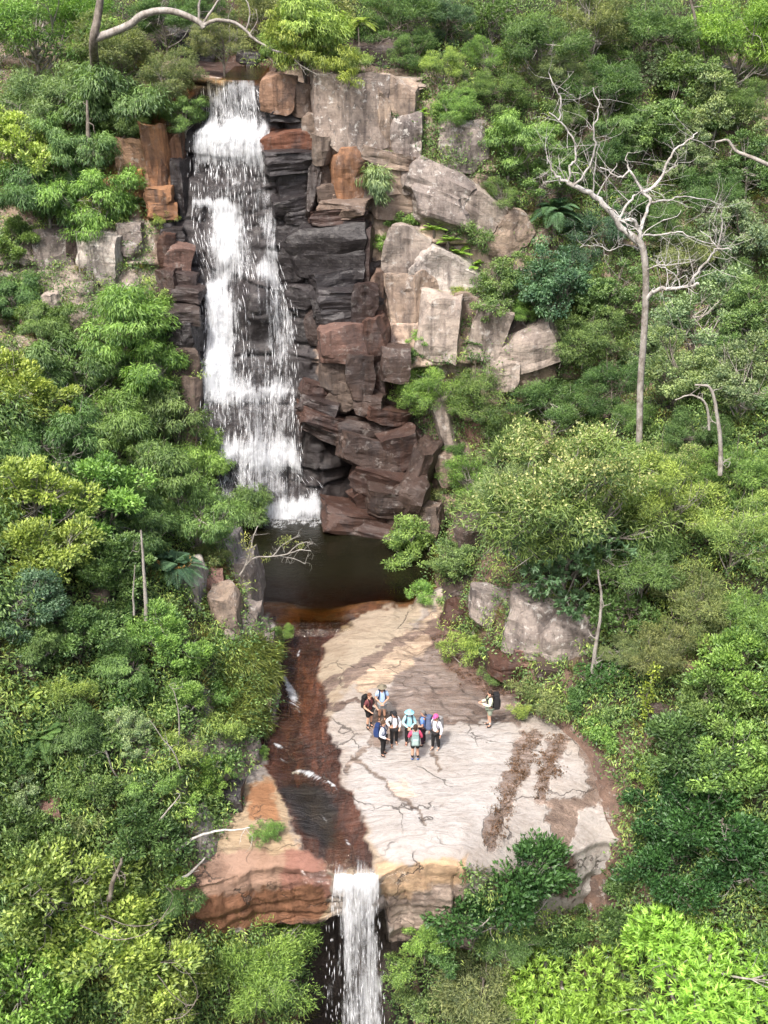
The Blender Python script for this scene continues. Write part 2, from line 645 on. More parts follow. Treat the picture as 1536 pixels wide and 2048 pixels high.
LIP_X = [-40, -8, -7, -4.8, -2.1, -0.9, 0, 2.9, 6.2, 8.3, 10, 45]
LIP_Y = [29.0, 29.6, 30.0, 30.7, 30.6, 30.2, 30.5, 30.7, 32.2, 33.4, 34.0, 34.0]
EDGE_L = [(20, -10.5), (28, -8.4), (29.7, -7.9), (32, -6.6), (35, -5.3), (38.4, -4.9), (41, -5.1), (44.5, -4.95), (46.2, -6.7), (50.5, -8.9), (56, -10.4), (62, -11), (90, -14)]
EDGE_R = [(20, 9.6), (29.5, 9.8), (33.2, 9.5), (35.7, 8.0), (37.7, 6.5), (39.9, 5.3), (42.7, 3.9), (46.9, 3.0), (49.5, 2.3), (52, 2.6), (56, 3.2), (62, 9), (90, 16)]


def lip_y(x):
    return np.interp(x, LIP_X, LIP_Y)


def chan_x(y):       # stream channel across the slab
    return np.interp(y, [30.0, 32, 34, 36, 38.5, 41.5, 45], [-0.9, -1.6, -2.9, -3.6, -3.7, -3.6, -3.2])


def slab_z(x, y):
    t = (y - 30.5) / 15.5
    z = -1.5 + 1.45 * np.clip(t, 0, 1.2) ** 0.8
    z = z + 0.03 * (x - 1)
    w = np.interp(y, [30, 34, 38, 45], [1.1, 1.5, 1.4, 1.4])
    z = z - 0.42 * np.exp(-((x - chan_x(y)) / w) ** 2)
    # the slab rolls over towards its right-hand end and its lip
    z = z - 0.06 * np.clip(x - 6.5, 0, 9) ** 1.6 * sstep(40, 34, y)
    dl = y - lip_y(x)
    rr_ = sstep(2.0, 6.0, x)
    z = z - (0.5 + 1.5 * rr_) * np.clip(1 - dl / (1.6 + 2.2 * rr_), 0, 1) ** 2.1
    rough = sstep(0.0, 2.2, y - (36.6 + 0.45 * np.abs(x - 5))) * sstep(-0.5, 1.5, x - (46 - y) * 0.12)
    tn = 3.2 * fbm(x * 0.28 + 0.25 * y, y * 0.45 - 0.2 * x, seed=13)
    z = z + rough * 0.22 * (np.floor(tn) + sstep(0.55, 0.95, tn - np.floor(tn)))       # broken ledges towards the right bank
    z = z + 0.10 * fbm(x * 0.35, y * 0.5, seed=3) + 0.035 * fbm(x * 1.1, y * 2.2, seed=5) + 0.018 * fbm(x * 3, y * 6, seed=8, octv=3)
    return z


POOL_Z = -0.28
# cliff ramp: foot and head of the rock wall, from side to side
CB_X = [-45, -22, -12, -6.5, 3.5, 8, 14, 25, 50]
CB_Y = [44, 50, 55, 57.2, 57.0, 57, 55, 50, 44]
CT_Y = [74, 72, 68, 64.6, 64.8, 66.5, 70, 74, 78]
CT_Z = [24, 23.5, 23.0, 22.2, 22.4, 22.0, 22, 23, 26]
# steps of the fall: height -> share of the way back (0 foot, 1 head)
ST_H = [-2.5, 0, 1.2, 1.35, 3.2, 3.5, 6.0, 6.3, 8.6, 8.9, 11.6, 12.3, 14.7, 15.0, 17.3, 17.6, 20.1, 20.3, 22.15, 22.4]
ST_S = [0.0, 0.0, 0.05, 0.12, 0.17, 0.25, 0.30, 0.36, 0.41, 0.46, 0.52, 0.60, 0.65, 0.70, 0.74, 0.80, 0.84, 0.95, 0.97, 1.0]
_rb = np.random.RandomState(11)
BEDS_BIG = np.concatenate([[-4], -4 + np.cumsum(_rb.uniform(1.5, 3.8, 30))])
BEDS_FINE = np.concatenate([[-4], -4 + np.cumsum(_rb.uniform(0.35, 1.3, 60))])


def joint_set(x, z, beds, wmin, wmax, jit, sd, skew):
    zz = z + 0.55 * vnoise(x * 0.2, z * 0.25, seed=sd) + skew * (x - 2)
    k = np.clip(np.searchsorted(beds, zz) - 1, 0, len(beds) - 2)
    dz = np.minimum(zz - beds[k], beds[k + 1] - zz)
    zero = k * 0
    w = wmin + (wmax - wmin) * _h(k, zero, zero, sd + 5)
    xi = (x + 7 * _h(k, zero + 3, zero, sd + 6) + 0.45 * vnoise(x * 0.35, z * 0.5, seed=sd + 1) + 0.25 * (_h(k, zero + 9, zero, sd) - 0.5) * zz) / w
    i = np.floor(xi).astype(np.int64)
    fr = xi - i
    b0 = jit * _h(i, k, zero, sd + 7)
    i2 = np.where(fr < b0, i - 1, i)
    lo = i2 + jit * _h(i2, k, zero, sd + 7)
    hi = i2 + 1 + jit * _h(i2 + 1, k, zero, sd + 7)
    dx = np.minimum(xi - lo, hi - xi) * w
    off = _h(i2, k, zero, sd + 9)
    off = off + (_h(i2, k, zero, sd + 10) - 0.5) * 0.7 * (xi - 0.5 * (lo + hi)) + (_h(i2, k, zero, sd + 11) - 0.6) * 0.22 * (zz - 0.5 * (beds[k] + beds[k + 1]))
    return off, np.minimum(dx, dz), i2 * 131 + k * 17


def blocks(x, z):
    """how far each jointed block stands out of the wall (m), how deep the joint is, which block it is"""
    o1, g1, c1 = joint_set(x, z, BEDS_BIG, 1.6, 5.0, 0.6, 21, 0.05)
    o2, g2, c2 = joint_set(x, z, BEDS_FINE, 0.8, 3.4, 0.6, 121, -0.03)
    m = sstep(-0.15, 0.35, vnoise(x * 0.27, z * 0.33, seed=77))
    jw = 0.05 + 0.09 * np.clip(vnoise(x * 0.6, z * 0.6, seed=78) + 0.4, 0, 1)
    gr = np.maximum(np.clip(1 - g1 / jw, 0, 1), m * 0.7 * np.clip(1 - g2 / (0.7 * jw), 0, 1))
    return 0.75 * o1 + 0.45 * m * o2, gr, c1 + (m > 0.5) * c2


def cliff_xyz(x, z, rough=True):
    """wall point at (x, height z): returns y"""
    yb, yt, zt = np.interp(x, CB_X, CB_Y), np.interp(x, CB_X, CT_Y), np.interp(x, CB_X, CT_Z)
    h = z / zt * 22.4 + (0.9 * vnoise(x * 0.55, z * 0.10, seed=47) + 0.4 * vnoise(x * 1.7, z * 0.2, seed=48)) * sstep(22.3, 20.5, z) * sstep(-0.5, 1.5, z)
    s = np.interp(h, ST_H, ST_S)
    infall = sstep(4.2, 2.4, np.abs(x - fall_cx(z)))
    lin = np.clip(z / zt, 0, 1)
    s = s * infall + (0.65 * s + 0.35 * lin) * (1 - infall)
    y = yb + (yt - yb) * s
    if rough:
        off, gr, _ = blocks(x, z)
        side = np.clip(np.abs(x - fall_cx(z)) / 4.0, 0, 1)
        amp = (0.35 + 0.75 * side)
        y = y - off * amp + gr * 0.28 + 0.35 * fbm(x * 0.18, z * 0.2, seed=41) + 0.12 * fbm(x * 1.3, z * 1.6, seed=43)
        # dark hollow at the foot of the wall, right of the fall
        hol = np.exp(-((x + 1.3) / 1.6) ** 2) * sstep(6.5, 4.5, z) * sstep(-1, 0.5, z)
        y = y + 1.3 * hol
        y = y - 1.1 * np.exp(-((x + 7.1) / 0.9) ** 2 - ((z - 11.2) / 1.5) ** 2)
    return y


def fall_cx(z):
    return np.interp(z, [0, 4, 10, 16, 20, 22.4], [-5.7, -6.9, -7.3, -8.5, -8.6, -8.9])


def sheet_z_top(x, y):
    """ground above the cliff, y beyond its head"""
    yt, zt = np.interp(x, CB_X, CT_Y), np.interp(x, CB_X, CT_Z)
    d = y - yt
    creek = sstep(4.5, 2.2, np.abs(x + 8.9 + 0.05 * d))
    up = 0.62 * np.clip(d - 1.0, 0, None)
    up = up * (1 - creek) + creek * (0.05 * d + 0.55 * np.clip(d - 7, 0, None))
    return zt + up + 0.5 * fbm(x * 0.2, y * 0.2, seed=51) * sstep(0, 3, d) * (1 - creek)


def bank_left(x, y):
    xe = np.interp(y, [p[0] for p in EDGE_L], [p[1] for p in EDGE_L])
    xe = xe + 0.35 * vnoise(y * 0.6, y * 0, seed=61)
    d = xe - x
    zf = np.interp(y, [15, 24, 29, 31, 46, 48, 90], [-15, -14, -4.5, -1.3, -0.2, -0.8, -0.8])
    zf = zf * (1 - 0.5 * sstep(3, 14, d) * (y < 31))
    r = np.interp(d, [-3, -0.2, 0.9, 2.0, 8, 20, 40], [-6, -0.5, 1.5, 2.4, 7.6, 17.5, 33])
    r = r + sstep(0.5, 2, d) * 1.1 * np.exp(-((y - 46) / 4.5) ** 2)
    crag = sstep(-0.4, 0.5, d) * sstep(4.0, 1.5, d)
    tn = 3.0 * fbm(x * 0.5 + 3, y * 0.5, seed=67)
    r = r + crag * (0.55 * (np.floor(tn) + sstep(0.5, 0.95, tn - np.floor(tn))) + 0.35 * fbm(x * 1.6, y * 1.6, seed=69))
    return zf + r + 0.5 * fbm(x * 0.35, y * 0.35, seed=63) * sstep(0, 2, d) + 0.15 * fbm(x * 1.5, y * 1.5, seed=65)


def bank_right(x, y):
    xe = np.interp(y, [p[0] for p in EDGE_R], [p[1] for p in EDGE_R])
    xe = xe + 0.35 * vnoise(y * 0.6, y * 0, seed=71)
    d = x - xe
    zf = np.interp(y, [15, 26, 32, 34, 46, 48, 90], [-15, -14, -5.0, -1.6, 0.1, -0.6, -0.6])
    zf = zf * (1 - 0.4 * sstep(3, 14, d) * (y < 34))
    r = np.interp(d, [-3, -0.2, 0.8, 1.8, 8, 20, 40], [-6, -0.4, 0.9, 1.7, 6.2, 14.5, 29])
    r = r + 1.3 * sstep(0.2, 1.4, d) * sstep(39.5, 42, y) * sstep(56, 50, y)
    crag = sstep(-0.4, 0.5, d) * sstep(5.0, 2.0, d) * sstep(36, 40, y)
    tn = 3.0 * fbm(x * 0.5 + 3, y * 0.5, seed=77)
    r = r + crag * (0.5 * (np.floor(tn) + sstep(0.5, 0.95, tn - np.floor(tn))) + 0.35 * fbm(x * 1.6, y * 1.6, seed=79))
    return zf + r + 0.5 * fbm(x * 0.35, y * 0.35, seed=73) * sstep(0, 2, d) + 0.15 * fbm(x * 1.5, y * 1.5, seed=75)


# ------------------------------------------------------------------ paint: colours the stone itself has, laid down by outline
def paint(P, base, zones, warp=16.0):
    u, v = project(P)
    wu = u + warp * fbm(P[:, 0] * 1.1, P[:, 1] * 1.1, P[:, 2] * 1.1, seed=81) + 0.9 * warp * fbm(P[:, 0] * 3.2, P[:, 1] * 3.2, P[:, 2] * 3.2, seed=83, octv=4)
    wv = v + warp * fbm(P[:, 0] * 1.1, P[:, 1] * 1.1, P[:, 2] * 1.1, seed=85) + 0.9 * warp * fbm(P[:, 0] * 3.2, P[:, 1] * 3.2, P[:, 2] * 3.2, seed=87, octv=4)
    col = np.empty((len(P), 4))
    col[:] = base[:4]
    wet = np.full(len(P), base[4])
    for z in zones:
        kind, pts, c, soft = z
        if kind == 'poly':
            w = 1 - sstep(-0.4 * soft, 0.4 * soft, poly_sd(wu, wv, pts))
        else:
            w = 1 - sstep(0.35 * soft, soft, line_d(wu, wv, pts))
        for k in range(4):
            if c[k] is not None:
                col[:, k] = col[:, k] * (1 - w) + c[k] * w
        wet = wet * (1 - w) + c[4] * w
    return col, wet


CREAM = (0.322, 0.294, 0.27, 0.0, 0.0)
WHITE = (0.355, 0.341, 0.33, 0.0, 0.0)
TAN = (0.29, 0.238, 0.18, 0.0, 0.0)
ORANGE = (0.28, 0.145, 0.075, 0.0, 0.15)
PINK = (0.25, 0.13, 0.10, 0.0, 0.1)
REDWET = (0.058, 0.026, 0.018, 0.0, 0.95)
REDWET2 = (0.085, 0.036, 0.021, 0.0, 0.9)
BLACKWET = (0.024, 0.021, 0.021, 0.0, 0.8)
GREYB = (0.20, 0.17, 0.155, 0.6, 0.0)
GREY = (0.38, 0.34, 0.32, 0.5, 0.0)
LITTER = (0.24, 0.20, 0.18, 1.0, 0.0)

SLAB_ZONES = [
    ('poly', [(700, 1480), (1040, 1440), (1020, 1560), (960, 1700), (770, 1730), (700, 1600)], WHITE, 45),
    ('poly', [(1060, 1470), (1260, 1560), (1270, 1820), (1000, 1720), (1030, 1560)], (0.35, 0.33, 0.312, 0.12, 0.0), 14),
    ('poly', [(600, 1235), (740, 1195), (880, 1185), (800, 1270), (720, 1350), (670, 1410), (640, 1470), (700, 1600), (780, 1740), (700, 1740), (620, 1500)], TAN, 22),
    ('poly', [(640, 1330), (700, 1290), (820, 1200), (870, 1190), (790, 1290), (700, 1370), (650, 1400)], (0.31, 0.262, 0.20, 0.0, 0.0), 14),
    # grey rough rock towards the right-hand bank
    ('poly', [(800, 1270), (890, 1200), (960, 1290), (1010, 1350), (1070, 1410), (1040, 1450), (960, 1440), (870, 1432), (800, 1430), (765, 1400), (790, 1350), (770, 1330)], GREYB, 12),
    ('poly', [(700, 1340), (800, 1270), (870, 1225), (850, 1200), (880, 1185), (910, 1260), (830, 1320), (790, 1360), (720, 1390)], (0.40, 0.32, 0.24, 0.35, 0.0), 10),
    ('line', [(650, 1385), (690, 1350), (760, 1300), (860, 1255)], (0.15, 0.115, 0.10, 0.7, 0.0), 11),
    ('line', [(700, 1360), (790, 1290), (880, 1240)], (0.17, 0.13, 0.11, 0.7, 0.0), 9),
    ('line', [(860, 1390), (930, 1375), (1000, 1385), (1050, 1430)], (0.14, 0.11, 0.10, 0.8, 0.0), 9),
    ('line', [(800, 1425), (880, 1440), (960, 1445), (1040, 1440)], (0.12, 0.095, 0.085, 0.6, 0.0), 7),
    ('poly', [(850, 1260), (900, 1230), (1000, 1340), (1060, 1400), (980, 1385), (900, 1350)], (0.15, 0.10, 0.085, 0.5, 0.0), 10),
    # the hollow the group stands around
    ('poly', [(752, 1430), (785, 1432), (800, 1470), (775, 1500), (752, 1490), (746, 1455)], (0.25, 0.20, 0.17, 0.6, 0.0), 5),
    ('line', [(752, 1480), (740, 1500), (705, 1522), (695, 1548)], (0.22, 0.19, 0.17, 0.6, 0.0), 7),
    ('line', [(648, 1408), (690, 1403), (735, 1402), (770, 1430), (800, 1432)], (0.12, 0.09, 0.08, 0.7, 0.0), 7),
    # litter in the gullies
    ('poly', [(1052, 1455), (1085, 1465), (1070, 1500), (1045, 1560), (1020, 1610), (1000, 1650), (990, 1705), (962, 1700), (972, 1640), (1005, 1600), (1018, 1540), (1035, 1490)], LITTER, 5),
    ('poly', [(1098, 1470), (1135, 1465), (1122, 1510), (1105, 1560), (1088, 1610), (1066, 1605), (1082, 1540)], LITTER, 5),
    ('poly', [(1150, 1480), (1185, 1500), (1205, 1560), (1200, 1600), (1178, 1590), (1170, 1530)], (0.2, 0.16, 0.14, 0.9, 0.0), 6),
    ('poly', [(1088, 1600), (1240, 1590), (1245, 1608), (1160, 1615), (1152, 1700), (1110, 1690), (1100, 1640)], (0.2, 0.155, 0.13, 0.9, 0.0), 6),
    ('poly', [(1100, 1680), (1150, 1690), (1148, 1800), (1105, 1790)], (0.17, 0.12, 0.10, 0.6, 0.0), 6),
    # left of the stream: orange bench
    ('poly', [(470, 1560), (555, 1555), (600, 1690), (660, 1720), (660, 1850), (340, 1860), (350, 1740), (440, 1670)], (0.345, 0.265, 0.175, 0.1, 0.0), 12),
    ('poly', [(490, 1560), (545, 1560), (560, 1640), (500, 1640)], ORANGE, 14),
    ('poly', [(340, 1720), (480, 1700), (640, 1700), (660, 1790), (600, 1800), (430, 1810), (350, 1830)], (0.29, 0.19, 0.14, 0.0, 0.05), 8),
    ('poly', [(570, 1690), (660, 1700), (665, 1790), (560, 1790)], PINK, 14),
    ('poly', [(340, 1800), (640, 1770), (660, 1800), (640, 1850), (350, 1870)], (0.20, 0.10, 0.058, 0.0, 0.2), 7),
    ('poly', [(470, 1440), (545, 1380), (560, 1300), (590, 1300), (560, 1440), (520, 1520), (480, 1530)], (0.42, 0.35, 0.28, 0.3, 0.0), 8),
    # right-hand face under the lip
    ('poly', [(755, 1730), (935, 1718), (935, 1780), (760, 1800)], (0.42, 0.30, 0.19, 0.2, 0.0), 8),
    ('poly', [(770, 1790), (935, 1770), (935, 1900), (780, 1900)], (0.34, 0.28, 0.235, 0.3, 0.0), 10),
    # wet stream bed
    ('poly', [(545, 1235), (720, 1232), (655, 1290), (632, 1350), (640, 1400), (672, 1480), (684, 1560), (720, 1620), (748, 1740), (672, 1745), (640, 1715), (604, 1690), (572, 1610), (530, 1530), (515, 1490), (548, 1440), (552, 1350)], REDWET, 11),
    ('poly', [(590, 1300), (640, 1330), (660, 1460), (630, 1490), (590, 1430)], REDWET2, 22),
    ('poly', [(560, 1570), (640, 1560), (680, 1650), (660, 1690), (600, 1660)], BLACKWET, 26),
    ('poly', [(500, 1228), (780, 1170), (810, 1150), (830, 1190), (720, 1232), (560, 1245)], (0.095, 0.042, 0.02, 0.0, 0.6), 10),
    ('line', [(640, 1240), (700, 1235)], (0.09, 0.06, 0.05, 0, 0.3), 7),
    # thin joints
    ('line', [(706, 1512), (752, 1545), (800, 1590), (845, 1640)], (0.17, 0.14, 0.12, 0.3, 0.0), 6),
    ('line', [(860, 1502), (876, 1530), (880, 1548)], (0.17, 0.14, 0.12, 0.3, 0.0), 6),
    ('poly', [(770, 1560), (815, 1565), (835, 1600), (800, 1590)], (0.50, 0.43, 0.37, 0.1, 0.0), 6),
]
DARK = (0.036, 0.033, 0.036, 0.10, 0.6)
REDBR = (0.062, 0.038, 0.031, 0.15, 0.4)
CLIFF_ZONES = [
    ('poly', [(640, 170), (850, 150), (1000, 360), (1100, 500), (1100, 760), (850, 760), (760, 560), (740, 440), (690, 400), (640, 290)], (0.40, 0.33, 0.27, 0.6, 0.0), 12),
    ('poly', [(170, 280), (300, 160), (400, 180), (400, 430), (300, 440), (180, 340)], (0.42, 0.22, 0.10, 0.15, 0.0), 14),
    ('poly', [(0, 450), (300, 440), (330, 700), (330, 1000), (0, 1000)], (0.36, 0.32, 0.28, 0.8, 0.0), 14),
    ('poly', [(340, 270), (400, 165), (530, 165), (560, 200), (640, 260), (650, 400), (740, 440), (765, 620), (640, 640), (640, 780), (610, 860), (660, 1040), (400, 1040), (400, 700), (330, 640), (320, 450), (360, 420)], DARK, 10),
    ('poly', [(530, 260), (640, 270), (640, 300), (540, 310)], (0.22, 0.09, 0.05, 0.1, 0.4), 10),
    ('poly', [(640, 640), (770, 620), (830, 800), (860, 900), (880, 1060), (650, 1060), (640, 960), (600, 870), (600, 780), (700, 800)], REDBR, 12),
    ('poly', [(600, 860), (660, 860), (760, 1000), (650, 1000), (610, 940)], (0.022, 0.018, 0.018, 0.0, 0.5), 12),
    ('poly', [(310, 450), (350, 470), (400, 600), (330, 620)], REDBR, 10),
    ('poly', [(660, 300), (740, 310), (740, 400), (690, 400)], (0.36, 0.19, 0.10, 0.2, 0.0), 10),
]


# ------------------------------------------------------------------ terrain sheets
def build_sheets():
    out = {}
    # --- slab: wall under the lip, lip face, slab, pool bed
    xs = xspace(-24, -8, 10.5, 26, 0.065, 0.6)
    ly = lip_y(xs) + 0.18 * fbm(xs * 1.3, xs * 0, seed=91) + 0.35 * fbm(xs * 0.35, xs * 0, seed=92)
    facez = np.interp(xs, [-9, -6, -2.2, -1.2, 0.0, 0.2, 3, 6, 12], [-5.6, -5.4, -5.0, -4.2, -4.2, -6.0, -6.4, -8.5, -10])
    rows = []
    for t in np.linspace(0, 1, 26):                      # back wall of the hollow
        z = -17 + (facez + 17) * t
        y = ly + 2.6 + 0.7 * fbm(xs * 0.5, z * 0.5, seed=93) + 0.5 * blocks(xs, z)[0] - 1.9 * sstep(0.8, 2.0, xs)
        rows.append(np.stack([xs, y, z], 1))
    for t in np.linspace(0.15, 1, 7):                    # underside
        y0 = ly + 2.6 - 1.9 * sstep(0.8, 2.0, xs)
        rows.append(np.stack([xs, y0 + (ly + 0.35 - y0) * t + 0.1 * fbm(xs * 2, xs * 0 + t * 3, seed=94), facez + 0.12 * fbm(xs * 1.5, xs * 0 + t * 2, seed=95)], 1))
    ztop = slab_z(xs, ly)
    for t in np.linspace(0.03, 1, 36):                   # the face below the lip, bedded
        z = facez + (ztop - facez) * t
        bed = 0.16 * np.round(2.2 * vnoise(xs * 0.12, z * 1.7, seed=96)) / 2.2
        fr, gr, _ = blocks(xs + 20, z * 1.2)
        y = ly + 0.35 * (1 - t) + bed + 0.25 * fbm(xs * 0.9, z * 1.4, seed=97) * (1 - t ** 6) - 0.25 * (fr - 0.5) * (1 - t ** 4) + 0.12 * gr * (1 - t ** 4)
        rows.append(np.stack([xs, y, z], 1))
    for t in np.linspace(0.004, 1, 260):
        y = ly + (46.3 - ly) * t
        z = slab_z(xs, y)
        rows.append(np.stack([xs, y, z], 1))
    zs = rows[-1][:, 2]
    for t in np.linspace(0.03, 1, 45):                   # bed of the pool
        y = 46.3 + 12.5 * t + 0 * xs
        z = np.maximum(zs + (-2.6 - zs) * sstep(0.0, 0.42, t) + 0.12 * fbm(xs * 0.6, y * 0.6, seed=98), -2.6)
        # shelf on the right
        z = z + 0.9 * sstep(0.8, 3.5, xs) * sstep(0.9, 0.2, t)
        rows.append(np.stack([xs, y, z], 1))
    P = np.concatenate(rows)
    me = mesh_np('rock_slab', P, grid_faces(len(rows), len(xs)), M['slab'], smooth=True)
    col, wet = paint(P, CREAM, SLAB_ZONES)
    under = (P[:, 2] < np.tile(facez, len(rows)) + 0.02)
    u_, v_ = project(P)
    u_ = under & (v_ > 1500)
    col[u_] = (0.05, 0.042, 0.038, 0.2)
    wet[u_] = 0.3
    deep = (P[:, 1] > 46.5) & (P[:, 1] < 60) & (P[:, 2] < -0.2)
    dd = sstep(-0.25, -0.9, P[:, 2]) * deep
    bedc = np.array([0.15, 0.07, 0.026, 0.0])
    dd = dd * (0.55 + 0.45 * sstep(-0.15, 0.25, fbm(P[:, 0] * 0.35, P[:, 1] * 0.35, seed=209)))
    col = col * (1 - deep[:, None]) + deep[:, None] * (bedc * (1 - dd[:, None]) + np.array([0.06, 0.035, 0.02, 0]) * dd[:, None])
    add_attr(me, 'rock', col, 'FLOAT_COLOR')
    add_attr(me, 'wet', wet)
    out['slab'] = struct(link('rock_slab', me))

    # --- cliff and the ground above it
    xs = xspace(-46, -17, 15, 50, 0.11, 0.5)
    rows = []
    for t in np.linspace(0, 1, 235):
        zt = np.interp(xs, CB_X, CT_Z)
        z = -2.6 + (zt + 2.6) * t
        rows.append(np.stack([xs, cliff_xyz(xs, z), z + 0.06 * fbm(xs * 2.1, z * 2, seed=101)], 1))
    yend = rows[-1][:, 1]
    for t in np.linspace(0, 1, 70)[1:] ** 1.7:
        y = yend + 110 * t
        yt = np.interp(xs, CB_X, CT_Y)
        rows.append(np.stack([xs, y, sheet_z_top(xs, np.maximum(y, yt))], 1))
    P = np.concatenate(rows)
    me = mesh_np('cliff', P, grid_faces(len(rows), len(xs)), M['rock'])
    col, wet = paint(P, (0.27, 0.21, 0.17, 0.5, 0.0), CLIFF_ZONES)
    idx = np.repeat(np.arange(len(rows)), len(xs))
    _, gr, cid = blocks(P[:, 0], P[:, 2])
    k = (0.72 + 0.55 * _h(cid, cid * 0, cid * 0, 19)) * (1 - 0.35 * gr)
    top = idx >= 236
    k[top] = 1
    col[:, :3] *= k[:, None]
    hillm = sstep(0.5, 4, P[:, 1] - np.tile(np.interp(xs, CB_X, CT_Y), len(rows))) * top
    ncreek = sstep(2.5, 4.0, np.abs(P[:, 0] + 8.9))
    hillm = hillm * np.clip(ncreek + (P[:, 1] > 78), 0, 1)
    col = col * (1 - hillm[:, None]) + hillm[:, None] * np.array([0.036, 0.032, 0.020, 0.1])
    crk = top & (ncreek < 0.5) & (P[:, 1] < 80)
    col[crk] = (0.07, 0.04, 0.03, 0.2)
    add_attr(me, 'rock', col, 'FLOAT_COLOR')
    add_attr(me, 'wet', wet)
    out['cliff'] = struct(link('cliff', me))

    # --- banks
    for nm, fn, x0, x1 in (('left_bank', bank_left, -48, -3.2), ('right_bank', bank_right, 1.2, 50)):
        if nm == 'left_bank':
            xs = np.concatenate([np.arange(x0, -14, 0.8), np.arange(-14, x1, 0.16)])
        else:
            xs = np.concatenate([np.arange(x1 * 0 + x0, 14, 0.16), np.arange(14, x1, 0.8)])
        ys = np.concatenate([np.arange(6, 24, 0.6), np.arange(24, 62, 0.2), np.arange(62, 80, 0.8)])
        X, Y = np.meshgrid(xs, ys)
        Z = fn(X.ravel(), Y.ravel())
        P = np.stack([X.ravel(), Y.ravel(), Z], 1)
        g = np.gradient(Z.reshape(X.shape), axis=1)
        me = mesh_np(nm, P, grid_faces(len(ys), len(xs)), M['rock'])
        d = (np.interp(P[:, 1], [p[0] for p in (EDGE_L if fn is bank_left else EDGE_R)], [p[1] for p in (EDGE_L if fn is bank_left else EDGE_R)]) - P[:, 0]) * (1 if fn is bank_left else -1)
        rocky = sstep(3.0, 1.4, d + 0.9 * fbm(P[:, 0] * 0.6, P[:, 1] * 0.6, seed=111))
        soil = np.array([0.036, 0.032, 0.020, 0.10])
        stone = np.array([0.34, 0.30, 0.265, 0.7]) if fn is bank_left else np.array([0.17, 0.115, 0.09, 0.45])
        low_ = sstep(32.5, 30.5, P[:, 1])[:, None]
        stone = stone * (1 - low_) + np.array([0.10, 0.066, 0.048, 0.3]) * low_
        col = soil * (1 - rocky[:, None]) + stone * rocky[:, None]
        add_attr(me, 'rock', col, 'FLOAT_COLOR')
        add_attr(me, 'wet', np.zeros(len(P)))
        out[nm] = struct(link(nm, me))

    # --- floor of the lower gorge, one sheet that runs under everything
    xs = np.arange(-400, 401, 20.0)
    ys = np.arange(-200, 601, 20.0)
    X, Y = np.meshgrid(xs, ys)
    Z = -16.6 + 0.4 * fbm(X.ravel() * 0.05, Y.ravel() * 0.05, seed=121)
    me = mesh_np('ground', np.stack([X.ravel(), Y.ravel(), Z], 1), grid_faces(len(ys), len(xs)), M['earth'], smooth=True)
    out['ground'] = struct(link('ground', me))
    return out


S = build_sheets()
dg = bpy.context.evaluated_depsgraph_get()
dg.update()


def bvh_of(objs):
    V, F, n = [], [], 0
    for o in objs:
        me = o.data
        v = np.empty(len(me.vertices) * 3, np.float32)
        me.vertices.foreach_get('co', v)
        f = np.empty(len(me.polygons) * 4, np.int32)
        me.polygons.foreach_get('vertices', f)
        V.append(v.reshape(-1, 3))
        F.append(f.reshape(-1, 4) + n)
        n += len(me.vertices)
    return BVHTree.FromPolygons(np.concatenate(V).tolist(), np.concatenate(F).tolist())


BVH = bvh_of(S.values())


def hit(u, v):
    d = ray(u, v).normalized()
    p, n, i, t = BVH.ray_cast(CAM, d)
    return p, n, t


def ground_z(x, y):
    p, n, i, t = BVH.ray_cast(Vector((x, y, 120)), Vector((0, 0, -1)))
    return p.z if p else -16.6


# ------------------------------------------------------------------ water
FALL_L = [(150, 398), (168, 396), (240, 398), (262, 385), (300, 370), (460, 370), (520, 388), (620, 408), (700, 400), (800, 398), (900, 405), (960, 420), (1035, 430)]
FALL_R = [(150, 515), (175, 518), (240, 538), (262, 545), (300, 545), (400, 562), (500, 568), (600, 592), (700, 604), (850, 604), (930, 614), (970, 655), (1035, 660)]
DENSE = [
    ([(390, 165), (530, 165), (545, 250), (400, 250)], 0.58, 10), ([(380, 250), (550, 252), (550, 290), (380, 290)], 1.0, 10),
    ([(385, 285), (545, 285), (550, 330), (385, 330)], 0.72, 14), ([(370, 300), (392, 300), (392, 470), (372, 470)], 0.55, 8),
    ([(390, 325), (420, 325), (425, 405), (392, 405)], 0.30, 8), ([(470, 340), (520, 330), (520, 400), (480, 400)], 0.42, 14),
    ([(380, 405), (470, 405), (470, 418), (380, 418)], 0.85, 6), ([(420, 415), (475, 415), (470, 520), (430, 530)], 0.85, 14),
    ([(385, 425), (418, 425), (425, 540), (395, 540)], 0.28, 10), ([(490, 420), (540, 420), (540, 520), (490, 520)], 0.42, 14),
    ([(530, 430), (565, 430), (570, 560), (540, 560)], 0.62, 10), ([(440, 540), (540, 525), (550, 550), (450, 570)], 0.8, 12),
    ([(460, 560), (500, 540), (530, 580), (520, 690), (480, 700), (460, 650)], 0.30, 14), ([(410, 570), (455, 560), (460, 760), (405, 760)], 0.86, 14),
    ([(540, 590), (590, 610), (595, 720), (545, 720)], 0.55, 12), ([(470, 690), (500, 700), (490, 800), (460, 770)], 0.42, 10),
    ([(400, 700), (455, 690), (460, 800), (400, 800)], 0.88, 14), ([(455, 770), (600, 770), (600, 800), (455, 800)], 0.72, 12),
    ([(480, 800), (600, 800), (600, 880), (480, 880)], 0.50, 14), ([(430, 880), (610, 890), (650, 960), (600, 950), (440, 920)], 0.74, 12),
    ([(560, 950), (655, 965), (650, 1000), (600, 1000)], 0.40, 10), ([(440, 930), (560, 940), (560, 1005), (470, 1010)], 0.50, 12),
    ([(420, 1005), (660, 1005), (660, 1040), (420, 1040)], 0.95, 9), ([(580, 560), (640, 560), (640, 880), (600, 880)], 0.36, 8),
]


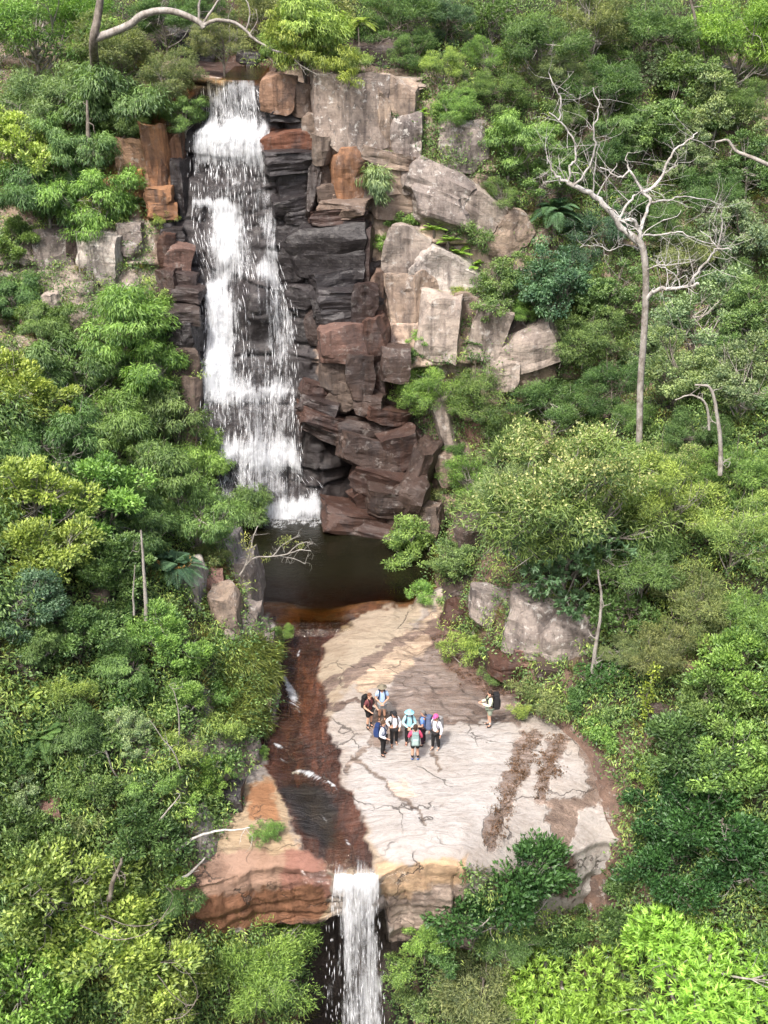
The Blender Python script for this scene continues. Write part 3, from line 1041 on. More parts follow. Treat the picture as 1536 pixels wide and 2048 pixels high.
def minblur(a, k):
    p = np.pad(a, k, mode='edge')
    b = a.copy()
    for i in range(2 * k + 1):
        for j in range(2 * k + 1):
            b = np.minimum(b, p[i:i + a.shape[0], j:j + a.shape[1]])
    c = np.pad(b, 2, mode='edge')
    r = 0
    for i in range(5):
        for j in range(5):
            r = r + c[i:i + b.shape[0], j:j + b.shape[1]]
    return r / 25


def fall_grid(nx=72, nz=330):
    zs = np.linspace(22.55, -0.34, nz)
    yc = np.interp(zs, [-0.3, 22.4], [57.2, 64.6])
    zz, dep = zs - CAMZ, None
    v0 = 1024 - FPX * (yc * SP + zz * CP) / (yc * CP - zz * SP)
    dep = yc * CP - zz * SP
    xl = (np.interp(v0, *zip(*FALL_L)) - 768) * dep / FPX
    xr = (np.interp(v0, *zip(*FALL_R)) - 768) * dep / FPX
    s = np.linspace(0, 1, nx)
    X = xl[:, None] + (xr - xl)[:, None] * s[None, :]
    X = X + 0.12 * fbm(X * 1.5, zs[:, None] * 0.8 + 0 * X, seed=131)
    Z = zs[:, None] + 0 * X
    Y = cliff_xyz(X.ravel(), np.clip(Z, -2.6, 22.3).ravel()).reshape(X.shape)
    return X, Y, Z, s


FX, FY, FZ, FS = fall_grid()
FYS = minblur(FY, 2)
_k = 9
_p = np.pad(FYS, ((_k, _k), (0, 0)), mode='edge')
FYS = np.minimum(sum(_p[i:i + FYS.shape[0]] for i in range(2 * _k + 1)) / (2 * _k + 1) - 0.05, FYS + 0.02)


def build_fall():
    parts = []
    nz, nx = FX.shape
    nrow = 3
    lip = np.linspace(1, 0, 10)[:, None]
    for lay, off in enumerate((0.06, 0.28)):
        Y = FYS - off + 0.05 * fbm(FX * 2, FZ * 1.5, seed=141 + lay)
        Zl = FZ.copy()
        X = FX
        if lay:                                   # outer layers are shreds of the flow, not reaching the edges
            X = FX + (FX.mean(1, keepdims=True) - FX) * 0.05 * lay
        # over the lip from the creek
        lx = np.repeat(X[:1], 10, 0)
        lyy = Y[:1] + 2.6 * lip
        lz = np.repeat(Zl[:1], 10, 0) - 0.02 + 0.05 * lip
        Xa, Ya, Za = np.vstack([lx, X]), np.vstack([lyy, Y]), np.vstack([lz, Zl])
        P = np.stack([Xa.ravel(), Ya.ravel(), Za.ravel()], 1)
        seg = np.sqrt(np.diff(Ya, axis=0) ** 2 + np.diff(Za, axis=0) ** 2)
        L = np.vstack([np.zeros((1, Xa.shape[1])), np.cumsum(seg, 0)]).mean(1, keepdims=True) + 0 * Xa
        flow = np.stack([Xa.ravel() + 37.3 * lay, L.ravel(), 0 * L.ravel() + lay * 5.1], 1)
        u, v = project(P)
        wu = u + 22 * fbm(P[:, 0] * 1.5, P[:, 2] * 0.7, seed=151)
        wv = v + 26 * fbm(P[:, 0] * 1.8, P[:, 2] * 0.7, seed=153)
        d = np.full(len(P), 0.46)
        for poly, val, soft in DENSE:
            w = 1 - sstep(-1.8 * soft, 1.8 * soft, poly_sd(wu, wv, poly))
            d = d * (1 - w) + val * w
        edge = np.minimum(FS, 1 - FS)[None, :] + 0 * Xa
        d = d - 0.42 * (1 - sstep(0, 0.10, edge.ravel() + 0.03 * fbm(P[:, 0] * 4, P[:, 2] * 0.8, seed=157)))
        d = 0.5 + 1.15 * (d - 0.5) - (0.085, 0.21)[lay] + 0.16 * fbm(P[:, 0] * 1.1, P[:, 2] * 0.45, seed=159 + lay)
        d[: 10 * nx] -= 0.75
        d[: 6 * nx] = -0.8
        parts.append((P, grid_faces(nz + 10, nx), flow, d))
    P = np.concatenate([p[0] for p in parts])
    n0, F = 0, []
    for p in parts:
        F.append(p[1] + n0)
        n0 += len(p[0])
    me = mesh_np('waterfall', P, np.concatenate(F), M['water'], smooth=True)
    add_attr(me, 'flow', np.concatenate([p[2] for p in parts]), 'FLOAT_VECTOR')
    add_attr(me, 'dense', np.concatenate([p[3] for p in parts]))
    return struct(link('waterfall', me))


def ribbons(name, pos, direc, length, width, parent=None):
    """slivers of falling water: two crossed strips each, tapering to both ends"""
    n = len(pos)
    rs = np.random.RandomState(len(name))
    V, F = [], []
    for a in (0.0, math.pi / 2):
        side = np.stack([np.cos(a + 0 * length), np.sin(a + 0 * length), 0 * length], 1)
        mid = pos + direc * (length * 0.45)[:, None]
        end = pos + direc * length[:, None]
        q = np.stack([pos, mid - side * width[:, None], end, mid + side * width[:, None]], 1)
        V.append(q.reshape(-1, 3))
    V = np.concatenate(V)
    F = np.arange(len(V)).reshape(-1, 4)
    me = mesh_np(name, V, F, M['foam'])
    return struct(link(name, me, parent), 'stuff')


waterfall = build_fall()
_r = np.random.RandomState(5)


def fall_ribbons():
    nz, nx = FX.shape
    n = 1800
    i = _r.randint(4, nz - 12, n)
    j = np.clip((_r.rand(n) * nx).astype(int), 0, nx - 1)
    P = np.stack([FX[i, j], FYS[i, j] - _r.uniform(0.08, 0.5, n), FZ[i, j]], 1)
    keep = vnoise(P[:, 0] * 1.8, P[:, 2] * 0.25, seed=161) > -0.1
    P, i, j = P[keep], i[keep], j[keep]
    P[:, 0] += _r.normal(0, 0.05, len(P))
    i2 = np.minimum(i + 6, nz - 1)
    D = np.stack([FX[i2, j] - FX[i, j], FYS[i2, j] - FYS[i, j] - 0.04, FZ[i2, j] - FZ[i, j]], 1)
    D /= np.linalg.norm(D, axis=1, keepdims=True)
    ribbons('spray', P, D, _r.uniform(0.1, 0.7, len(P)), _r.uniform(0.003, 0.011, len(P)), waterfall)


fall_ribbons()


def flat_water(name, xs, ys, zfun, bedfun, mat):
    X, Y = np.meshgrid(xs, ys)
    x, y = X.ravel(), Y.ravel()
    z = zfun(x, y)
    me = mesh_np(name, np.stack([x, y, z], 1), grid_faces(len(ys), len(xs)), mat, smooth=True)
    dep = np.clip(z - bedfun(x, y), 0.0, 4)
    add_attr(me, 'depth', dep)
    return struct(link(name, me))


def slab_bvh_z(x, y):
    b = bvh_of([S['slab']])
    r = np.empty(len(x))
    for k in range(len(x)):
        p = b.ray_cast(Vector((x[k], y[k], 12)), Vector((0, 0, -1)))[0]
        r[k] = p.z if p else -3
    return r


pool = flat_water('pool_water', np.arange(-11, 5, 0.25), np.arange(45.2, 59, 0.2), lambda x, y: POOL_Z + 0 * x, slab_bvh_z, M['pool'])
creek = flat_water('creek_water', np.arange(-11.2, -6.9, 0.3), np.arange(65.3, 76, 0.3), lambda x, y: 22.5 + 0.05 * np.clip(y - 64.6, 0, 20), lambda x, y: 22.2 + 0 * x, M['pool'])


def chan_level(x, y):
    c = chan_x(y)
    return slab_z(c, y) + 0.10 + 0.02 * fbm(x * 2, y * 3, seed=171)


stream = None


def build_stream():
    ys = np.arange(30.3, 46.6, 0.12)
    s = np.linspace(-1.9, 1.9, 34)
    X = chan_x(ys)[:, None] + s[None, :]
    Y = ys[:, None] + 0 * X
    x, y = X.ravel(), Y.ravel()
    z = np.maximum(chan_level(x, y), np.where(y > 44.5, POOL_Z, -9))
    me = mesh_np('stream_water', np.stack([x, y, z], 1), grid_faces(len(ys), len(s)), M['stream'], smooth=True)
    add_attr(me, 'depth', np.clip(z - slab_z(x, y), 0.01, 0.3))
    return struct(link('stream_water', me))


M['stream'] = pool_material('stream_water', 0.8)
stream = build_stream()


def drape(name, pts_w, dens, lift=0.05, step=0.05, parent=None):
    """white water drawn down the slab along a pixel path with half-widths"""
    path = smooth_path([(u, v, w) for u, v, w in pts_w], 8)
    P, fl, de = [], [], []
    L = 0
    prev = None
    for k, (u, v, w) in enumerate(path):
        p = hit(u, v)[0]
        q = hit(u + 3, v)[0]
        c = path[min(k + 1, len(path) - 1)]
        c0 = path[max(k - 1, 0)]
        tu, tv = c[0] - c0[0], c[1] - c0[1]
        tl = math.hypot(tu, tv) + 1e-6
        nu, nv = -tv / tl, tu / tl
        if prev is not None:
            L += (p - prev).length
        prev = p
        for s in np.linspace(-1, 1, 9):
            a = hit(u + nu * w * s, v + nv * w * s)[0]
            P.append((a.x, a.y, a.z + lift + 0.05 * (1 - s * s)))
            fl.append((s * w * 0.02 * 1.3 + u * 0.05, L * 2.2, 7.7))
            de.append(dens - 0.25 - 0.5 * abs(s) ** 1.5 - 1.3 * max(0, (k / len(path)) - 0.45) - 0.5 * max(0, 0.15 - k / len(path)))
    me = mesh_np(name, np.array(P), grid_faces(len(path), 9), M['water'], smooth=True)
    add_attr(me, 'flow', np.array(fl), 'FLOAT_VECTOR')
    add_attr(me, 'dense', np.array(de))
    return struct(link(name, me, parent))


drape('riffle', [(568, 1356, 5), (577, 1376, 9), (587, 1398, 15), (596, 1420, 17), (604, 1442, 14)], 1.02, parent=stream)
drape('riffle', [(548, 1490, 3), (560, 1496, 5), (574, 1504, 4)], 0.95, parent=stream)
drape('riffle', [(584, 1550, 4), (602, 1546, 7), (625, 1553, 9), (650, 1566, 8), (668, 1574, 6)], 0.92, parent=stream)
drape('riffle', [(655, 1565, 3), (668, 1575, 5), (682, 1592, 3)], 0.9, parent=stream)
for _p in ([(600, 1470, 3), (606, 1482, 5), (610, 1496, 3)], [(640, 1630, 4), (652, 1645, 6), (660, 1662, 4)], [(690, 1680, 5), (700, 1698, 7), (706, 1714, 6)], [(600, 1300, 3), (596, 1316, 5), (592, 1332, 3)], [(560, 1520, 4), (575, 1530, 5), (590, 1534, 3)]):
    drape('riffle', _p, 0.68, parent=stream)
drape('riffle', [(690, 1722, 12), (700, 1730, 18)], 0.62, parent=stream)


def lower_fall():
    nz, nx = 150, 44
    t = np.linspace(0, 1, nz)
    parts = []
    for lay in range(3):
        drop = 15.2 * t
        z = -1.75 - drop
        xl = np.interp(drop, [0, 2, 6, 15], [-1.75, -2.0, -2.0, -1.5]) + 0.12 * lay + 0.22 * fbm(drop * 0.5, drop * 0, seed=201 + lay)
        xr = np.interp(drop, [0, 2, 6, 15], [-0.22, -0.18, 0.0, 0.35]) - 0.05 * lay + 0.20 * fbm(drop * 0.6, drop * 0 + 4, seed=205 + lay) * np.clip(drop, 0, 1)
        s = np.linspace(0, 1, nx)
        X = xl[:, None] + (xr - xl)[:, None] * s
        X = X + 0.05 * fbm(X * 3, z[:, None] * 0.5 + 0 * X, seed=181 + lay)
        Y = 30.2 - 0.28 * np.sqrt(drop)[:, None] - 0.1 - 0.09 * lay + 0.10 * fbm(X * 3, z[:, None] * 0.35 + 0 * X, seed=191 + lay)
        Z = z[:, None] + 0 * X
        r0 = np.linspace(1, 0, 8, endpoint=False)[:, None]
        lx = np.repeat(X[:1], 8, 0)
        ly_ = Y[:1] + 0.9 * r0
        lz = np.repeat(Z[:1], 8, 0) + 0.25 * r0 ** 1.2
        X, Y, Z = np.vstack([lx, X]), np.vstack([ly_, Y]), np.vstack([lz, Z])
        L = np.concatenate([np.linspace(-0.9, 0, 8, endpoint=False), drop])[:, None] + 0 * X
        P = np.stack([X.ravel(), Y.ravel(), Z.ravel()], 1)
        flow = np.stack([X.ravel() * 1.2 + 51 * lay, L.ravel() * 0.8, 0 * L.ravel() + 3.3 + lay], 1)
        ss = s[None, :] + 0 * X
        left = sstep(0.34, 0.16, ss + 0.06 * fbm(P[:, 0] * 3, P[:, 2] * 0.4, seed=195).reshape(X.shape)) * sstep(0.15, 1.2, L)
        d = 0.58 - 0.36 * left - 0.3 * sstep(0.85, 1.0, ss) - 0.12 * sstep(3, 12, L) - 0.14 * lay + 0.2 * fbm(P[:, 0] * 2.2, P[:, 2] * 0.3, seed=207 + lay).reshape(X.shape)
        d = d + 0.25 * np.exp(-(L / 0.5) ** 2)
        d[:8] -= 0.42
        parts.append((P, grid_faces(nz + 8, nx), flow, d.ravel()))
    n0, F = 0, []
    for p in parts:
        F.append(p[1] + n0)
        n0 += len(p[0])
    me = mesh_np('lower_waterfall', np.concatenate([p[0] for p in parts]), np.concatenate(F), M['water'], smooth=True)
    add_attr(me, 'flow', np.concatenate([p[2] for p in parts]), 'FLOAT_VECTOR')
    add_attr(me, 'dense', np.concatenate([p[3] for p in parts]))
    o = struct(link('lower_waterfall', me))
    n = 700
    dr = 15 * _r.rand(n) ** 0.8
    xl = np.interp(dr, [0, 2, 6, 15], [-1.85, -2.15, -2.2, -1.8])
    xr = np.interp(dr, [0, 2, 6, 15], [-0.2, -0.1, 0.15, 0.6])
    P = np.stack([xl + (xr - xl) * _r.rand(n), 30.0 - 0.28 * np.sqrt(dr) - _r.uniform(0.0, 0.45, n), -1.9 - dr], 1)
    D = np.stack([_r.normal(0, 0.03, n), -0.12 + 0 * dr, -1 + 0 * dr], 1)
    ribbons('spray', P, D, _r.uniform(0.1, 0.5, n), _r.uniform(0.003, 0.011, n), o)
    return o


lower_fall()


def foam_on_pool():
    """broken white water where the fall meets the pool"""
    n = 60
    us, vs_ = np.linspace(425, 665, 70), np.linspace(985, 1060, 26)
    P, fl, de = [], [], []
    for v in vs_:
        for u in us:
            p = at_z(u, v, POOL_Z + 0.02)
            P.append(p)
            fl.append((p.x * 0.6, p.y * 3.0, 1.7))
    P = np.array(P)
    u, v = project(P)
    e = np.interp(u, [425, 450, 520, 560, 620, 655, 665], [1015, 1024, 1030, 1026, 1024, 1026, 1010])
    de = np.interp(v - e, [-40, -8, 8, 24, 44], [0.9, 0.9, 0.6, 0.36, 0.08]) + 0.1 * fbm(P[:, 0] * 2, P[:, 1] * 2, seed=199)
    me = mesh_np('foam', P, grid_faces(len(vs_), len(us)), M['water'], smooth=True)
    add_attr(me, 'flow', np.array(fl), 'FLOAT_VECTOR')
    add_attr(me, 'dense', de)
    return struct(link('foam', me, pool))


foam_on_pool()

# ------------------------------------------------------------------ rocks that can be told apart
def rock_mesh(name, seed, chips=9, depth=0.30, rough=0.03, cuts=11):
    rs = random.Random(seed)
    bm = bmesh.new()
    bmesh.ops.create_cube(bm, size=2.0)
    bmesh.ops.subdivide_edges(bm, edges=bm.edges[:], cuts=cuts, use_grid_fill=True)
    planes = []
    for k in range(chips):
        n = Vector((rs.gauss(0, 1), rs.gauss(0, 1), rs.gauss(0, 1))).normalized()
        reach = abs(n.x) + abs(n.y) + abs(n.z)
        planes.append((n, reach * (1 - depth * rs.uniform(0.35, 1.0))))
    for v in bm.verts:
        for n, d in planes:
            e = v.co.dot(n) - d
            if e > 0:
                v.co -= n * e
    co = np.array([v.co[:] for v in bm.verts])
    o = seed * 3.7
    lay = np.round(vnoise(co[:, 2] * 3.0 + o, co[:, 0] * 0.25 + o, seed=seed + 5) * 2.5) / 2.5
    co[:, :2] *= 1 + 0.028 * lay[:, None]                                    # ledges where beds weather back
    for a in range(3):
        co[:, a] += rough * 3.4 * fbm(co[:, 0] * 0.55 + o + a * 7, co[:, 1] * 0.55, co[:, 2] * 0.55, seed=seed + 9, octv=2)
        co[:, a] += rough * 2.2 * fbm(co[:, 0] * 1.1 + o + a * 9, co[:, 1] * 1.1, co[:, 2] * 1.1, seed=seed, octv=3)
        co[:, a] += rough * (vnoise(co[:, 0] * 2.5 + o, co[:, 1] * 2.5, co[:, 2] * 4.5 + a * 5, seed=seed + 1))
    for v, c in zip(bm.verts, co):
        v.co = c
    bmesh.ops.triangulate(bm, faces=bm.faces[:])
    me = bpy.data.meshes.new(name)
    bm.to_mesh(me)
    bm.free()
    me.materials.append(M['block'])
    return me


BLOCKS_ = [rock_mesh('rock_block', 10 + k, chips=9, depth=0.30, rough=0.05) for k in range(10)]
BOULDERS_ = [rock_mesh('boulder', 40 + k, chips=11, depth=0.40, rough=0.055) for k in range(8)]
RC = dict(dark=(0.033, 0.031, 0.034, 0.10), black=(0.024, 0.022, 0.023, 0.06), red=(0.058, 0.034, 0.028, 0.15), brown=(0.062, 0.047, 0.041, 0.22), orange=(0.28, 0.155, 0.090, 0.2),
          tan=(0.29, 0.235, 0.19, 0.45), pale=(0.37, 0.33, 0.295, 0.5), grey=(0.26, 0.235, 0.22, 0.9), white=(0.42, 0.40, 0.375, 0.7), rust=(0.078, 0.040, 0.029, 0.12), pinkish=(0.20, 0.125, 0.105, 0.25))
rr = random.Random(3)


def place_rock(name, meshes, u, v, w, h, roll, col, out=0.45, parent=None, dscale=0.8, tilt=0.0, yaw=None):
    p, n, t = hit(u, v)
    if p is None:
        return None
    dep = (p - CAM).dot(Vector((0, CP, -SP)))
    el = math.atan2(CAMZ - p.z, p.y)
    sx = w * dep / FPX / 2
    sz = h * dep / FPX / 2 / max(0.6, math.cos(el))
    sy = dscale * min(max(sx, sz), 1.6) if dscale < 2 else dscale
    o = link(name, rr.choice(meshes), parent)
    o.location = p + Vector((0, sy - out, 0))
    o.scale = (sx * 1.06, sy, sz * 1.06)
    o.rotation_euler = (tilt, -math.radians(roll), rr.uniform(-0.18, 0.18) if yaw is None else yaw)
    c = RC[col]
    k = rr.uniform(0.85, 1.15)
    if parent is not None:
        z_, _w = paint(np.array([p[:]]), (0.27, 0.21, 0.17, 0.5, 0.0), CLIFF_ZONES)
        c = tuple(0.58 * c[i] + 0.42 * z_[0, i] for i in range(3)) + (c[3],)
    o.color = (c[0] * k, c[1] * k, c[2] * k, c[3])
    return o


# (centre u, v, width, height in photo pixels, roll in degrees, stone, how far it stands out)
WALL_ROCKS = [
    (560, 188, 62, 66, -4, 'orange', .9), (572, 226, 70, 30, 0, 'dark', .6), (600, 200, 44, 60, 3, 'brown', .6), (632, 215, 26, 90, 2, 'rust', .4), (625, 250, 30, 40, 0, 'tan', .6),
    (590, 282, 104, 40, 2, 'rust', 1.0), (585, 318, 110, 40, 0, 'dark', .7), (646, 296, 34, 50, -6, 'dark', .8), (650, 345, 36, 46, 0, 'dark', .7), (652, 385, 34, 30, 0, 'black', .6),
    (590, 365, 74, 56, 3, 'dark', .7), (624, 372, 26, 100, -4, 'brown', 1.0), (585, 408, 80, 34, 0, 'dark', .7), (690, 352, 54, 100, 2, 'orange', .8), (665, 345, 20, 110, 0, 'rust', .5),
    (694, 412, 84, 30, 6, 'brown', 1.1), (668, 436, 120, 26, 0, 'rust', 1.0), (604, 432, 70, 28, 0, 'dark', .6), (600, 470, 76, 46, 0, 'dark', .7), (655, 500, 150, 92, 0, 'dark', .9), (712, 500, 60, 92, 2, 'red', 1.0),
    (590, 530, 60, 60, 0, 'black', .5), (690, 560, 124, 46, 7, 'dark', 1.2), (692, 590, 116, 40, -3, 'dark', 1.3), (610, 590, 56, 40, 0, 'dark', .6), (648, 612, 40, 34, 12, 'black', .8), (672, 630, 74, 26, 2, 'dark', .9),
    (728, 604, 48, 78, 1, 'red', 1.5), (758, 590, 24, 90, 0, 'rust', 1.0), (640, 655, 46, 60, 10, 'dark', .6),
    (690, 680, 96, 66, -4, 'pinkish', 1.5), (676, 735, 64, 70, 0, 'dark', 1.2), (716, 742, 50, 76, 0, 'brown', 1.2), (760, 680, 44, 90, 2, 'rust', 1.2), (790, 720, 50, 60, 0, 'brown', 1.2), (765, 745, 34, 60, 0, 'red', 1.0),
    (632, 775, 54, 24, -22, 'rust', 1.0), (640, 805, 70, 30, -18, 'dark', 1.0), (690, 790, 60, 50, -30, 'dark', .7), (650, 835, 96, 26, -22, 'rust', 1.3), (665, 860, 110, 24, -24, 'brown', 1.2),
    (735, 800, 60, 36, -12, 'brown', 1.2), (770, 820, 80, 28, -16, 'rust', 1.5), (720, 856, 100, 50, -8, 'brown', 2.0), (750, 895, 130, 52, -14, 'brown', 2.2), (795, 880, 76, 60, 12, 'red', 2.2), (760, 940, 130, 40, -8, 'red', 2.4),
    (785, 975, 90, 44, -4, 'brown', 2.4), (735, 985, 60, 50, 24, 'rust', 1.8), (715, 1016, 120, 40, -10, 'rust', 2.6), (770, 1035, 130, 30, -6, 'red', 2.7), (815, 990, 60, 90, -14, 'brown', 2.4), (840, 935, 40, 100, -16, 'brown', 2.0), (845, 1020, 60, 60, 8, 'tan', 2.2),
    
    (698, 240, 128, 142, 0, 'grey', 1.0), (785, 235, 86, 132, 0, 'tan', .9), (755, 240, 26, 110, 6, 'tan', 1.25), (735, 168, 190, 22, 0, 'grey', 1.2), (770, 318, 90, 30, -8, 'tan', .9), (725, 318, 90, 22, -4, 'pale', 1.0), (792, 350, 70, 60, 2, 'tan', .7), (770, 400, 90, 60, 0, 'brown', .5),
    (340, 345, 26, 130, 2, 'rust', .7), (362, 320, 30, 96, -2, 'orange', .9), (312, 330, 44, 140, 2, 'orange', .7), (270, 330, 60, 100, 0, 'tan', .6), (326, 388, 48, 36, 4, 'orange', 1.2), (326, 420, 50, 30, 0, 'rust', .9), (372, 372, 20, 100, 3, 'dark', .7), (225, 320, 60, 50, 0, 'tan', .6),
    (348, 468, 40, 30, 0, 'dark', 1.0), (336, 500, 30, 60, 0, 'rust', .8), (362, 508, 48, 44, -10, 'pinkish', 1.3), (372, 552, 50, 30, -8, 'dark', 1.3), (380, 582, 54, 28, -4, 'dark', 1.1), (340, 570, 40, 60, 6, 'red', .9), (362, 622, 72, 26, -2, 'brown', 1.5), (366, 662, 64, 60, 0, 'dark', 1.3), (370, 720, 50, 60, 0, 'black', .9), (384, 790, 40, 70, 0, 'black', .7),
    (305, 188, 40, 30, 0, 'rust', .7), (318, 200, 24, 30, 0, 'tan', .8),
]
for (u, v, w, h, roll, c, o_) in WALL_ROCKS:
    big = w * h > 5000
    place_rock('rock_block', BLOCKS_ + BOULDERS_[:5] if v > 640 else BLOCKS_ + BOULDERS_[:2], u, v, w * 1.05, h * 1.06, roll + rr.uniform(-5, 5), c, o_, S['cliff'], tilt=rr.uniform(-0.16, 0.10), yaw=rr.uniform(-0.38, 0.38))

# rocks on the banks and slopes, one thing each
SLOPE_ROCKS = [
    (816, 285, 48, 74, 3, 'grey', .6, 'upright grey lichened block right of the big pale cliff buttress'),
    (816, 350, 36, 56, 0, 'grey', .5, 'small grey block below the upright lichened block'),
    (882, 372, 104, 52, -24, 'grey', .7, 'grey speckled slab sloping down to the right, highest of its flight'),
    (884, 420, 100, 50, -22, 'grey', .8, 'white-crusted slab sloping right beneath a similar higher slab'),
    (948, 408, 96, 46, -36, 'pale', .7, 'pale slab leaning steeply right above the green ferns'),
    (1022, 470, 50, 70, -30, 'tan', .6, 'tan rock at the low end of the sloping slabs'),
    (925, 290, 70, 70, 0, 'grey', .6, 'dark grey lichened rock among trees right of the cliff top'),
    (808, 525, 66, 104, -8, 'pale', .8, 'tall cream boulder right of the dark wet cliff'),
    (880, 540, 104, 60, -26, 'white', .9, 'whitish rounded boulder sloping right beside the tall cream boulder'),
    (802, 612, 60, 90, 0, 'tan', .8, 'tan upright rock column below the tall cream boulder'),
    (842, 600, 40, 90, 4, 'tan', .8, 'narrow tan column wedged between two wider rocks'),
    (880, 650, 58, 92, -4, 'pale', .9, 'pale angular boulder with a pointed foot above the light shrub'),
    (928, 625, 50, 60, 0, 'tan', .6, 'tan rock between the pointed boulder and the rounded boulder'),
    (972, 660, 60, 74, -14, 'pale', 1.0, 'rounded pale boulder with a shaded right flank'),
    (1005, 662, 70, 60, -8, 'brown', .7, 'dark brown boulder behind the rounded pale boulder'),
    (1036, 696, 116, 56, 22, 'pale', 1.1, 'big flat-topped boulder tilted up to the right on the slope'),
    (1004, 738, 48, 46, 0, 'pale', .9, 'small boulder under the low corner of the tilted boulder'),
    (1060, 740, 70, 50, 12, 'tan', .5, 'brownish rock under the tilted flat-topped boulder'),
    (893, 860, 40, 110, 18, 'pale', .9, 'slender pale rock pillar leaning right above the pool bush'),
    (888, 935, 46, 56, 6, 'tan', .8, 'tan rock at the foot of the leaning pale pillar'),
    (950, 870, 40, 50, 0, 'pinkish', .5, 'pinkish rock between shrubs right of the leaning pillar'),
    (760, 108, 130, 56, 0, 'brown', .9, 'dark weathered boulder behind the cliff top, beside the tree fern'),
    (372, 90, 90, 90, 0, 'black', .9, 'dark rock wall in shade behind the top of the falls'),
    (505, 118, 60, 26, -6, 'dark', .6, 'low dark rock in the creek just above the falls'),
    (205, 510, 70, 80, -6, 'white', .9, 'large white-lichened rock on the upper left bank'),
    (108, 505, 66, 74, 4, 'grey', .8, 'grey lichened rock left of the large white-lichened rock'),
    (262, 478, 46, 56, 0, 'grey', .8, 'rounded grey rock right of the large white-lichened rock'),
    (155, 510, 30, 60, 0, 'brown', .6, 'brown rock wedged between two white-lichened rocks'),
    (92, 690, 60, 34, 10, 'tan', .8, 'flat tan rock poking out of the left forest'),
    (110, 615, 30, 50, 0, 'pale', .7, 'small pale rock above the flat tan rock in left forest'),
    (320, 745, 26, 50, 0, 'white', .9, 'narrow white rock among drooping leaves left of the falls'),
    (268, 870, 34, 70, 0, 'white', .8, 'white rock beside a pale trunk on the left bank'),
    (60, 650, 26, 40, 0, 'tan', .7, 'small tan rock at the left edge of the forest'),
    (492, 1180, 50, 100, 8, 'grey', .5, 'grey craggy rock overlooking the left side of the pool'),
    (462, 1130, 34, 80, 12, 'white', .5, 'whitish crag tip at the pool, beside the bare branch'),
    (452, 1245, 50, 80, 6, 'tan', .3, 'tan rock face on the left bank below the crag'),
    (386, 1195, 40, 84, 4, 'white', .35, 'white rock right of the palm with orange skirt'),
    (508, 1232, 30, 40, 0, 'grey', .4, 'grey rock at the water line at the pool outlet'),
    (425, 1180, 36, 50, 0, 'pinkish', .5, 'pinkish rock covered with dry grass on the left bank'),
    (538, 1310, 26, 52, 6, 'grey', .35, 'grey rock hanging over the stream left of the first riffle'),
    (524, 1410, 30, 44, -4, 'tan', .3, 'tan rock on the stream bank under the long grass'),
    (498, 1505, 40, 40, 8, 'pale', .35, 'cream rock at the top of the orange bench'),
    (458, 1610, 50, 50, 0, 'dark', .5, 'dark grey rock above the orange bench'),
    (395, 1680, 50, 60, 30, 'white', .5, 'whitish broken rock with bare branches, left of the orange bench'),
    (205, 1195, 30, 40, 0, 'tan', .7, 'small tan rock under the trees on the left bank'),
    (50, 1330, 60, 50, 0, 'brown', .7, 'brown rock at the left edge above the dark cycad'),
    (105, 1600, 40, 30, 0, 'pinkish', .7, 'pinkish rock in the tangle on lower left bank'),
    (930, 1180, 70, 30, 24, 'brown', .6, 'brown ledge at the top of the slab under the bushes'),
    (918, 1246, 60, 60, -16, 'rust', .7, 'rust-red rock at the upper right edge of the slab'),
    (985, 1215, 80, 60, -8, 'grey', .8, 'grey rock above the rust-red rock beside the slab'),
    (1068, 1250, 90, 90, -10, 'grey', .9, 'grey craggy rock under the dark glossy tree'),
    (1130, 1285, 90, 100, 6, 'grey', .9, 'grey lichened crag beside the pale straight trunk'),
    (1025, 1330, 80, 36, -10, 'rust', .7, 'red-brown overhanging rock above the lone hiker'),
    (1040, 1300, 40, 26, 0, 'pinkish', .7, 'small pinkish rock on top of the red-brown overhang'),
    (1100, 1345, 60, 30, 0, 'brown', .5, 'low brown rock beside the olive shrub'),
    (1385, 1335, 40, 40, 0, 'pinkish', .7, 'pinkish rock among vines on the right bank'),
    (1330, 1440, 60, 40, 0, 'brown', .6, 'brown rock under the hanging yellow-green vine'),
    (965, 1080, 90, 60, 10, 'brown', .7, 'dark brown rock in shade behind the pool bush'),
]
for (u, v, w, h, roll, c, o_, lab) in SLOPE_ROCKS:
    k_ = 1.32 if v < 780 and 780 < u < 1110 else 1.1
    o = place_rock('boulder', BOULDERS_ if (u + v) % 3 or u < 600 else BLOCKS_, u, v, w * k_, h * k_, roll, c, o_ * 1.1, None, 0.9)
    if o:
        tag(o, lab, 'rock', 'rocks on the slopes')

# ------------------------------------------------------------------ plants
def leaf_mesh(name, pos, axis, ref, ln, wd, tint, mat=None, fold=0.18, sag=0.12):
    """one folded, two-triangle blade per leaf"""
    axis = axis / (np.linalg.norm(axis, axis=1, keepdims=True) + 1e-9)
    side = np.cross(axis, ref)
    side /= np.linalg.norm(side, axis=1, keepdims=True) + 1e-9
    nrm = np.cross(side, axis)
    nrm *= np.sign(nrm[:, 2:3] + 1e-6)
    ln, wd = ln[:, None], wd[:, None]
    mid = pos + axis * ln * 0.45
    tip = pos + axis * ln - nrm * ln * sag
    q = np.stack([pos, mid - side * wd * 0.5 + nrm * wd * fold, tip, mid + side * wd * 0.5 + nrm * wd * fold], 1).reshape(-1, 3)
    n = len(pos)
    b = np.arange(n)[:, None] * 4
    F = np.concatenate([b + np.array([[0, 1, 2]]), b + np.array([[0, 2, 3]])])
    me = mesh_np(name, q, F, mat or M['leaf'])
    add_attr(me, 'tint', np.repeat(tint, 4))
    return me


